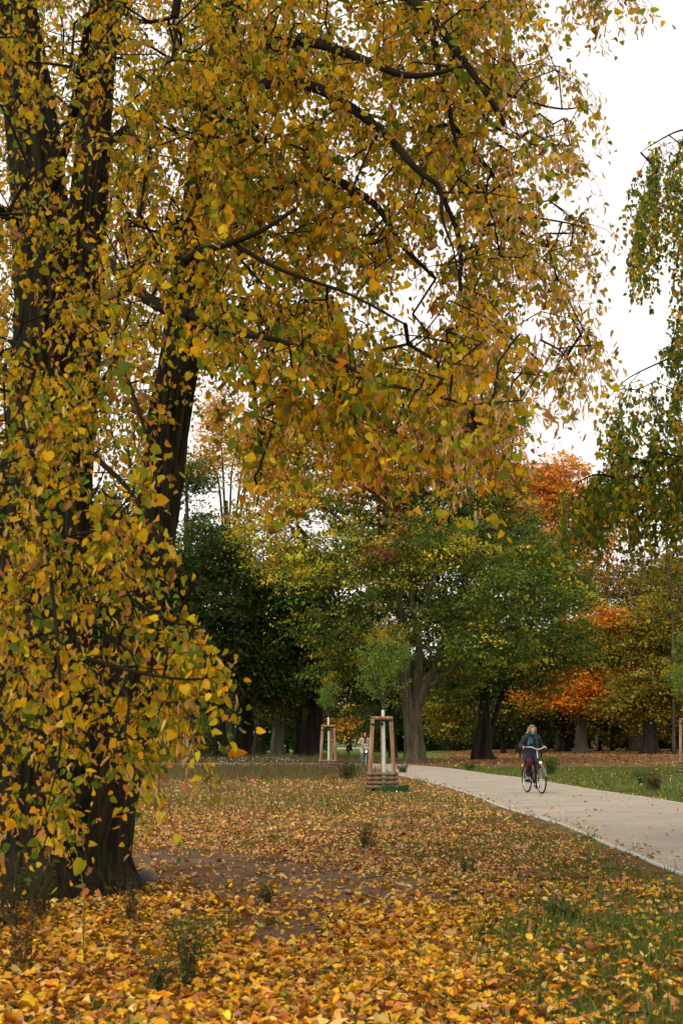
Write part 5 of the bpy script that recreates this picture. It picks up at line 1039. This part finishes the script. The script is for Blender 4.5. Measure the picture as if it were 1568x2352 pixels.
def person(root, J, st, vox=.008, pose='ride'):
    """J: joints in local space (x forward, y left, z up); one continuous body, hair and clothes as children"""
    mb = MB(); hd = J['head']; nk = J['neck']; ch = J['chest']; pv = J['pelvis']
    tor(mb, [pv - V3(0, 0, .08), pv, (pv + ch) / 2, ch, nk - V3(.0, 0, .04), nk], [.12, .15, .13, .15, .12, .05])
    mb.tube([nk - V3(0, 0, .05), nk + V3(.01, 0, .03), hd - V3(.01, 0, .06)], [.06, .05, .052], 14)
    mb.ell(hd, (.092, .074, .112), 20, 14); mb.ell(hd + V3(.022, 0, -.055), (.066, .054, .060), 16, 10); mb.ell(hd + V3(.078, 0, -.098), (.018, .022, .016), 10, 8)
    mb.tube([hd + V3(.088, 0, .018), hd + V3(.104, 0, -.015), hd + V3(.096, 0, -.028)], [.009, .013, .012], 8)
    for s_ in (-1, 1): mb.ell(hd + V3(-.005, .076 * s_, -.01), (.016, .009, .028), 10, 8); mb.ell(hd + V3(.062, .034 * s_, -.03), (.03, .024, .022), 10, 8); mb.ell(hd + V3(.076, .03 * s_, .026), (.016, .022, .008), 10, 6)
    for sd_, s_ in (('L', 1), ('R', -1)):
        sh, el, wr = J['sh' + sd_], J['el' + sd_], J['wr' + sd_]; mb.tube(smooth_poly([nk * .4 + sh * .6, sh, (sh + el) / 2, el, (el + wr) / 2, wr], 4), np.interp(np.linspace(0, 5, 21), range(6), [.05, .052, .044, .037, .034, .024]), 14)
        hp, kn, an, to = J['hp' + sd_], J['kn' + sd_], J['an' + sd_], J['to' + sd_]; mb.tube(smooth_poly([hp + V3(0, -.02 * s_, .03), hp, (hp + kn) / 2, kn, kn * .7 + an * .3, an], 4), np.interp(np.linspace(0, 5, 21), range(6), [.08, .085, .072, .052, .055, .035]), 14)
        mb.tube([an, an * .5 + to * .5 + V3(0, 0, -.02), to], [.036, .036, .024], 10)
        if pose == 'ride': hand_mb(mb, wr, J['hand' + sd_], J['ax' + sd_], s_)
        else: rest_hand(mb, wr, wr - el, V3(1, 0, 0))
    b = mb.build('body', M_skin, root); remesh_obj(b, vox)
    mb = MB()
    for s_ in (-1, 1): mb.ell(hd + V3(.083, .030 * s_, .006), (.008, .013, .005), 10, 6)
    mb.build('eyes', M_eye, root); mb = MB(); mb.ell(hd + V3(.089, 0, -.062), (.007, .024, .006), 10, 6); mb.build('lips', M_lip, root)
    # hair
    mb = MB(); h = st['hair']
    if h == 'bob':
        mb.ell(hd + V3(-.025, 0, .022), (.094, .088, .108), 20, 12); mb.ell(hd + V3(.028, -.012, .088), (.070, .074, .038), 16, 8)
        for s_ in (-1, 1):
            for q in range(6): a0 = hd + V3(.045 - .028 * q, .070 * s_, .06); mb.tube(smooth_poly([a0, a0 + V3(-.005, .016 * s_, -.06), a0 + V3(-.02, (.022 if s_ > 0 else .045) * s_, -.13 - .01 * (q % 3)), a0 + V3(-.035, (.018 if s_ > 0 else .085) * s_, -.165)], 4), np.linspace(.024, .012, 13), 8)
        for q in range(7): y_ = -.06 + .02 * q; mb.tube(smooth_poly([hd + V3(-.09, y_, .05), hd + V3(-.115, y_ * 1.1, -.03), hd + V3(-.10, y_ * 1.2, -.13)], 4), np.linspace(.03, .016, 9), 8)
    elif h == 'curly':
        for q in range(150):
            d = rng.normal(0, 1, 3); d /= np.linalg.norm(d)
            if d[0] > .35 and d[2] < .55: continue
            mb.ell(hd + d * [.105, .118, .115] + V3(-.015, 0, .015 - (.03 if d[2] < 0 else 0)), rng.uniform(.016, .028), 8, 6)
        mb.ell(hd + V3(-.03, 0, .02), (.10, .10, .11), 16, 10)
    elif h == 'cap':
        mb.ell(hd + V3(-.01, 0, .045), (.102, .090, .082), 18, 10)
    else: mb.ell(hd + V3(-.015, 0, .03), (.096, .082, .098), 16, 10)
    o = mb.build('hair' if h != 'cap' else 'hat', st['hair_m'], root)
    if h in ('bob', 'curly'): remesh_obj(o, .008, 1)
    if st.get('glasses'):
        mb = MB(); th = np.linspace(0, 2 * np.pi, 17)
        for s_ in (-1, 1): mb.tube(np.c_[0 * th + hd[0] + .103, hd[1] + .032 * s_ + .024 * np.cos(th), hd[2] + .006 + .017 * np.sin(th)], .003, 6, caps=False); mb.tube([hd + V3(.10, .056 * s_, .008), hd + V3(0, .082 * s_, .008)], .003, 6)
        mb.tube([hd + V3(.104, -.008, .008), hd + V3(.104, .008, .008)], .003, 6); mb.build('glasses', M_glass, root)
    # coat or jacket with sleeves
    mb = MB(); e = .022; tor(mb, [pv - V3(0, 0, .10), pv, (pv + ch) / 2, ch, nk - V3(0, 0, .07), nk - V3(0, 0, .01), nk + V3(.005, 0, .03)], [.19, .185, .168, .185, .15, .085, .07], (.80, 1))
    for sd_, s_ in (('L', 1), ('R', -1)):
        sh, el, wr = J['sh' + sd_], J['el' + sd_], J['wr' + sd_]; w2 = el * .06 + wr * .94; mb.tube(smooth_poly([nk * .45 + sh * .55, sh, (sh + el) / 2, el, (el + w2) / 2, w2], 4), np.interp(np.linspace(0, 5, 21), range(6), [.075, .080, .068, .062, .056, .044]), 16)
        hp, kn = J['hp' + sd_], J['kn' + sd_]; cl = st.get('coat', 0)
        if cl and pose == 'ride':
            e_ = hp * (1 - cl) + kn * cl; mb.tube(smooth_poly([hp + V3(-.02, 0, .06), (hp + e_) / 2 + V3(0, .01 * s_, .01), e_ + V3(0, .015 * s_, 0)], 5), np.linspace(.13, .105, 11), 18)
            mb.tube([hp + V3(0, .05 * s_, 0), hp * .6 + e_ * .4 + V3(-.02, .06 * s_, -.12), hp * .6 + e_ * .4 + V3(-.04, .07 * s_, -.24)], [.10, .085, .05], 14, sq=(1.1, .45))
        elif cl: mb.tube([pv - V3(0, 0, .02), pv - V3(0, 0, .14), pv - V3(0, 0, .14 + cl * .5)], [.18, .19, .20], 20, sq=(.8, 1))
    o = mb.build('coat', st['coat_m'], root); remesh_obj(o, vox * 1.5, 2)
    mb = MB()
    for sd_, s_ in (('L', 1), ('R', -1)):
        hp, kn, an = J['hp' + sd_], J['kn' + sd_], J['an' + sd_]; mb.tube(smooth_poly([hp + V3(0, -.02 * s_, .06), hp, (hp + kn) / 2, kn, kn * .65 + an * .35, an * .95 + kn * .05], 4), np.interp(np.linspace(0, 5, 21), range(6), [.105, .105, .090, .072, .072, .060]), 16)
    mb.ell(pv - V3(0, 0, .02), (.12, .16, .12), 16, 10)
    o = mb.build('trousers', st['leg_m'], root); remesh_obj(o, vox * 1.5, 2)
    for sd_, s_ in (('L', 1), ('R', -1)):
        an, to = J['an' + sd_], J['to' + sd_]; mb = MB(); d = to - an; dh = d / np.linalg.norm(d); hl = an + V3(-.025, 0, -.045); mb.tube(smooth_poly([hl - dh * .02, an * .4 + to * .6 + V3(0, 0, -.018), to + dh * .03], 5), np.interp(np.linspace(0, 2, 11), range(3), [.045, .046, .034]), 12, sq=(1, 1)); mb.tube([an + V3(0, 0, .06), an - V3(0, 0, .03)], [.05, .047], 12)
        o = mb.build('shoe', st['shoe_m'], root); remesh_obj(o, vox, 1)
    if st.get('scarf'):
        mb = MB(); th = np.linspace(0, 2 * np.pi, 25); c = nk + V3(.02, 0, .035); mb.tube(np.c_[c[0] + .085 * np.cos(th), c[1] + .095 * np.sin(th), c[2] - .02 * np.cos(th)], .038 + .008 * np.sin(th * 5), 12, caps=False)
        if st['scarf'] == 'wrap':
            mb.tube(smooth_poly([c + V3(.08, .03, -.02), c + V3(.115, .075, -.12), ch + V3(.165, .10, .0), ch + V3(.16, .115, -.17)], 5), np.linspace(.036, .030, 16), 12, sq=(1, 1))
        else:
            mb.tube(smooth_poly([c + V3(.08, .01, -.03), c + V3(.12, .02, -.12), ch + V3(.155, .0, .0), ch + V3(.16, -.01, -.12)], 5), np.linspace(.050, .036, 16), 12, sq=(1, 1))
        o = mb.build('scarf', st['scarf_m'], root); remesh_obj(o, vox, 1)
        if st['scarf'] == 'wrap':
            mb = MB()
            for y_, q_ in ((-.125, -.085), (-.06, -.055)): mb.tube(smooth_poly([ch + V3(.11, -.07, .13), ch + V3(.140, y_ + .02, .06), ch + V3(.150, y_ - .012, q_)], 5), np.linspace(.012, .024, 11), 10, sq=(.7, 1.1))
            mb.build('scarf_end', st['scarf2_m'], root)
    if st.get('gloves'):
        mb = MB()
        for sd_, s_ in (('L', 1), ('R', -1)): mb.ell(J['hand' + sd_] + V3(0, 0, .008), (.052, .046, .045), 14, 10); mb.tube([J['wr' + sd_], J['hand' + sd_] + V3(0, 0, .02)], [.034, .036], 12)
        mb.build('gloves', M_black, root)
    return root
def ride_pose(crank=95, lean=0.0):
    J = {}; J['pelvis'] = V3(-.235, 0, 1.03); J['chest'] = V3(-.13 + lean, 0, 1.33); J['neck'] = V3(-.085 + lean, 0, 1.50); J['head'] = V3(-.045 + lean * 1.3, 0, 1.645)
    ca = math.radians(crank); ra = V3(math.cos(ca), 0, math.sin(ca)) * .17; BB = V3(-.09, 0, .29)
    for sd_, s_ in (('L', 1), ('R', -1)):
        J['sh' + sd_] = J['neck'] + V3(-.01, .165 * s_, -.07); J['hand' + sd_] = V3(.12, .287 * s_, 1.165); J['ax' + sd_] = V3(-.10, .02 * s_, -.02)
        J['wr' + sd_] = J['hand' + sd_] + V3(-.075, -.01 * s_, .03); J['el' + sd_] = ik(J['sh' + sd_], J['wr' + sd_], .27, .24, V3(-.5, .42 * s_, -.7))
        J['hp' + sd_] = J['pelvis'] + V3(.01, .095 * s_, -.05); pd = BB + ra * (-s_) + V3(0, .12 * s_, 0); J['to' + sd_] = pd + V3(.08, 0, .045); J['an' + sd_] = pd + V3(-.085, -.01 * s_, .10)
        J['kn' + sd_] = ik(J['hp' + sd_], J['an' + sd_], .42, .41, V3(1, .12 * s_, .2))
    return J
def walk_pose(stride=.3, H=1.0):
    J = {'pelvis': V3(0, 0, .96), 'chest': V3(.02, 0, 1.28), 'neck': V3(.02, 0, 1.47), 'head': V3(.05, 0, 1.62)}
    for sd_, s_ in (('L', 1), ('R', -1)):
        J['sh' + sd_] = V3(.01, .17 * s_, 1.41); J['wr' + sd_] = V3(.12 - .22 * (s_ > 0), .24 * s_, .93 + .05 * (s_ < 0)); J['el' + sd_] = ik(J['sh' + sd_], J['wr' + sd_], .28, .25, V3(-1, .3 * s_, 0)); J['hand' + sd_] = J['wr' + sd_]
        J['hp' + sd_] = V3(0, .09 * s_, .92); J['an' + sd_] = V3(stride * s_ * .5, .09 * s_, .09 + .05 * (s_ < 0)); J['to' + sd_] = J['an' + sd_] + V3(.15, .01 * s_, -.055 - .03 * (s_ < 0)); J['kn' + sd_] = ik(J['hp' + sd_], J['an' + sd_], .43, .42, V3(1, 0, 0))
    return J
M_skin = plain('skin', (.50, .25, .17), .5, var=.08, scale=30); M_eye = plain('eye_dark', (.05, .035, .03), .4); M_lip = plain('lip_pink', (.36, .10, .08), .5)
M_tyre = plain('tyre_rubber', (.014, .013, .013), .85, spec=.15); M_chrome = plain('bike_metal', (.55, .54, .52), .3, .9); M_black = plain('black_matt', (.010, .010, .011), .7, spec=.12); M_glass = plain('spectacle_frame', (.16, .02, .02), .4)
M_silver = plain('bar_silver', (.62, .60, .56), .35, .3); M_cream = plain('cream_paint', (.13, .125, .11), .4); M_bframe = plain('frame_black', (.014, .014, .016), .35)
def cloth(n, c, sc=45, b=.6, v=.3): return plain(n, c, .9, var=v, scale=sc, bump=b, spec=.15)
# near rider
gF = G(1239, 1829); gR = G(1213, 1820); mid = G(1226, 1824.5); rz1 = math.atan2(-.975, .215)
bicycle((mid[0], mid[1], .03), rz1, 'black step-through city bicycle with silver handlebar and lit front lamp ridden along the path', M_bframe, M_silver, M_cream, 9.0, True, 97)
r1 = empty('person', (mid[0], mid[1], .03), 'woman with fair shoulder-length hair, dark blue coat, teal scarf and wine-red trousers riding a bicycle', 'person', None, rz1)
person(r1, ride_pose(97), dict(hair='bob', hair_m=cloth('hair_fair', (.25, .18, .115), 60, .8), coat=.62, coat_m=cloth('coat_blue', (.026, .036, .050), 22, .9, .35), leg_m=cloth('cord_wine', (.075, .014, .026), 60), shoe_m=cloth('shoe_dark', (.018, .014, .014)), scarf='wrap', scarf_m=cloth('scarf_teal', (.018, .055, .075), 50), scarf2_m=cloth('scarf_teal_pale', (.06, .15, .17), 50)), .008)
# far rider behind the guard
m2 = G(838, 1764); rz2 = math.atan2(-.99, .10)
bicycle((m2[0], m2[1], .03), rz2, 'dark bicycle with glowing front lamp partly hidden by the nearest tree guard', M_bframe, M_silver, M_bframe, 22.0, False, 265)
r2 = empty('person', (m2[0], m2[1], .03), 'woman with dark curly hair, beige coat and blue jeans cycling behind the tree guard', 'person', None, rz2)
person(r2, ride_pose(265), dict(hair='curly', hair_m=cloth('hair_dark', (.055, .028, .016), 60), coat=.75, coat_m=cloth('coat_beige', (.40, .34, .25), 30), leg_m=cloth('jeans_blue', (.10, .19, .27), 40), shoe_m=cloth('shoe_dark2', (.02, .02, .02)), scarf='hang', scarf_m=cloth('scarf_black', (.022, .010, .014)), gloves=True, glasses=True), .011)
# basket on the far rider's bar
bk = [c for c in bpy.data.objects if c.name.startswith('bicycle')][-1]
mb = MB(); bs = V3(.46, 0, .98)
for z_ in (-.11, -.05, .01, .07): 
    s_ = .80 + .2 * (z_ + .11) / .18; q = np.array([(-.11, -.17, 0), (.11, -.17, 0), (.11, .17, 0), (-.11, .17, 0), (-.11, -.17, 0)]) * [s_, s_, 1] + bs + [0, 0, z_]; mb.tube(np.vstack([np.linspace(q[k], q[k + 1], 4) for k in range(4)]), .010, 6)
for a in range(22): t = a / 22 * 4; k = int(t); f = t - k; cs = [(-.11, -.17), (.11, -.17), (.11, .17), (-.11, .17), (-.11, -.17)]; x_ = cs[k][0] * (1 - f) + cs[k + 1][0] * f; y_ = cs[k][1] * (1 - f) + cs[k + 1][1] * f; mb.tube([bs + V3(x_ * .8, y_ * .8, -.11), bs + V3(x_, y_, .08)], .006, 5)
mb.box(bs + V3(0, 0, -.115), (.17, .27, .008)); mb.build('basket', plain('basket_grey', (.09, .095, .08), .8), bk)
# walker on the meadow, and two tiny far figures
def walker(loc, rz, label, hair, hm, cm, lm, scarf=None, coat=.5):
    r = empty('person', tuple(loc), label, 'person', None, rz); person(r, walk_pose(), dict(hair=hair, hair_m=hm, coat=coat, coat_m=cm, leg_m=lm, shoe_m=M_black), .014, 'walk'); return r
walker(at(799, 200), math.radians(-35), 'distant walker in black clothes and a pale knitted hat striding over the meadow', 'cap', cloth('hat_tan', (.36, .22, .12)), cloth('coat_black', (.014, .014, .017)), cloth('trousers_black', (.013, .014, .018)))
walker(at(814, 380), math.radians(-80), 'tiny far walker in grey-blue on the light strip beyond the meadow', 'short', cloth('hair_b', (.04, .03, .02)), cloth('coat_grey', (.12, .14, .18)), cloth('trousers_navy', (.02, .025, .04)))
walker(at(1368, 240), math.radians(-90), 'tiny far figure in a pale top between the dark trunks at right', 'short', cloth('hair_c', (.05, .035, .02)), cloth('top_pale', (.5, .5, .5)), cloth('trousers_dk', (.02, .02, .03)), coat=.1)

# bench behind the woman, seen from the back
b = G(1219, 1739); root = empty('park_bench', (b[0], b[1], 0), 'dark slatted park bench partly hidden behind the woman on the bicycle', 'bench', None, math.radians(4)); W2 = 1.15
mb = MB()
for k in range(5): mb.box((0, -.02 + .016 * k * 0, .40 + .105 * k), (2 * W2, .03, .08), rotm(math.radians(-10), 0, 0)[0])
mb.build('backrest', plain('bench_dark_wood', (.03, .024, .018), .8), root, smooth=False)
mb = MB()
for k in range(4): mb.box((0, .10 + .11 * k, .44), (2 * W2, .09, .03))
mb.build('seat', plain('bench_dark_wood2', (.035, .028, .02), .8), root, smooth=False)
for sx in (-.9, .9): mb = MB(); mb.box((sx, .05, .20), (.07, .07, .42)); mb.box((sx, .42, .20), (.07, .07, .42)); mb.box((sx, .24, .405), (.08, .44, .035)); mb.build('leg', plain('bench_iron', (.02, .02, .02), .6), root, smooth=False)
# far path strips seen through the trees
for nm, xa, xb, Ya, Yb in (('path', 775, 850, 345, 420), ('path', 1355, 1418, 245, 262)):
    p = [at(xa, Ya), at(xb, Ya), at(xb + 5, Yb), at(xa - 5, Yb)]; V = np.array(p) + [0, 0, .03]; tag(link(nm, mesh_np(nm, V, [np.array([[0, 1, 2, 3]])]), M_path), kind='structure')
# lit park light on a slim post among the trunks
b = at(625, 135); root = empty('park_light', tuple(b), 'slim dark post with a small yellow lit lamp among the far trunks', 'lamp'); mb = MB(); mb.tube([(0, 0, -.1), (0, 0, 1.6)], [.04, .035], 10); mb.tube([(0, 0, 1.55), (.15, -.05, 1.62), (.28, -.08, 1.56)], [.03, .028, .025], 8); mb.build('post', M_black, root)
mb = MB(); mb.ell((.30, -.10, 1.48), (.085, .085, .09), 16, 10); mb.build('lamp_globe', plain('lamp_glow', (.9, .8, .5), .4, emit=(1, .78, .38), es=7), root)
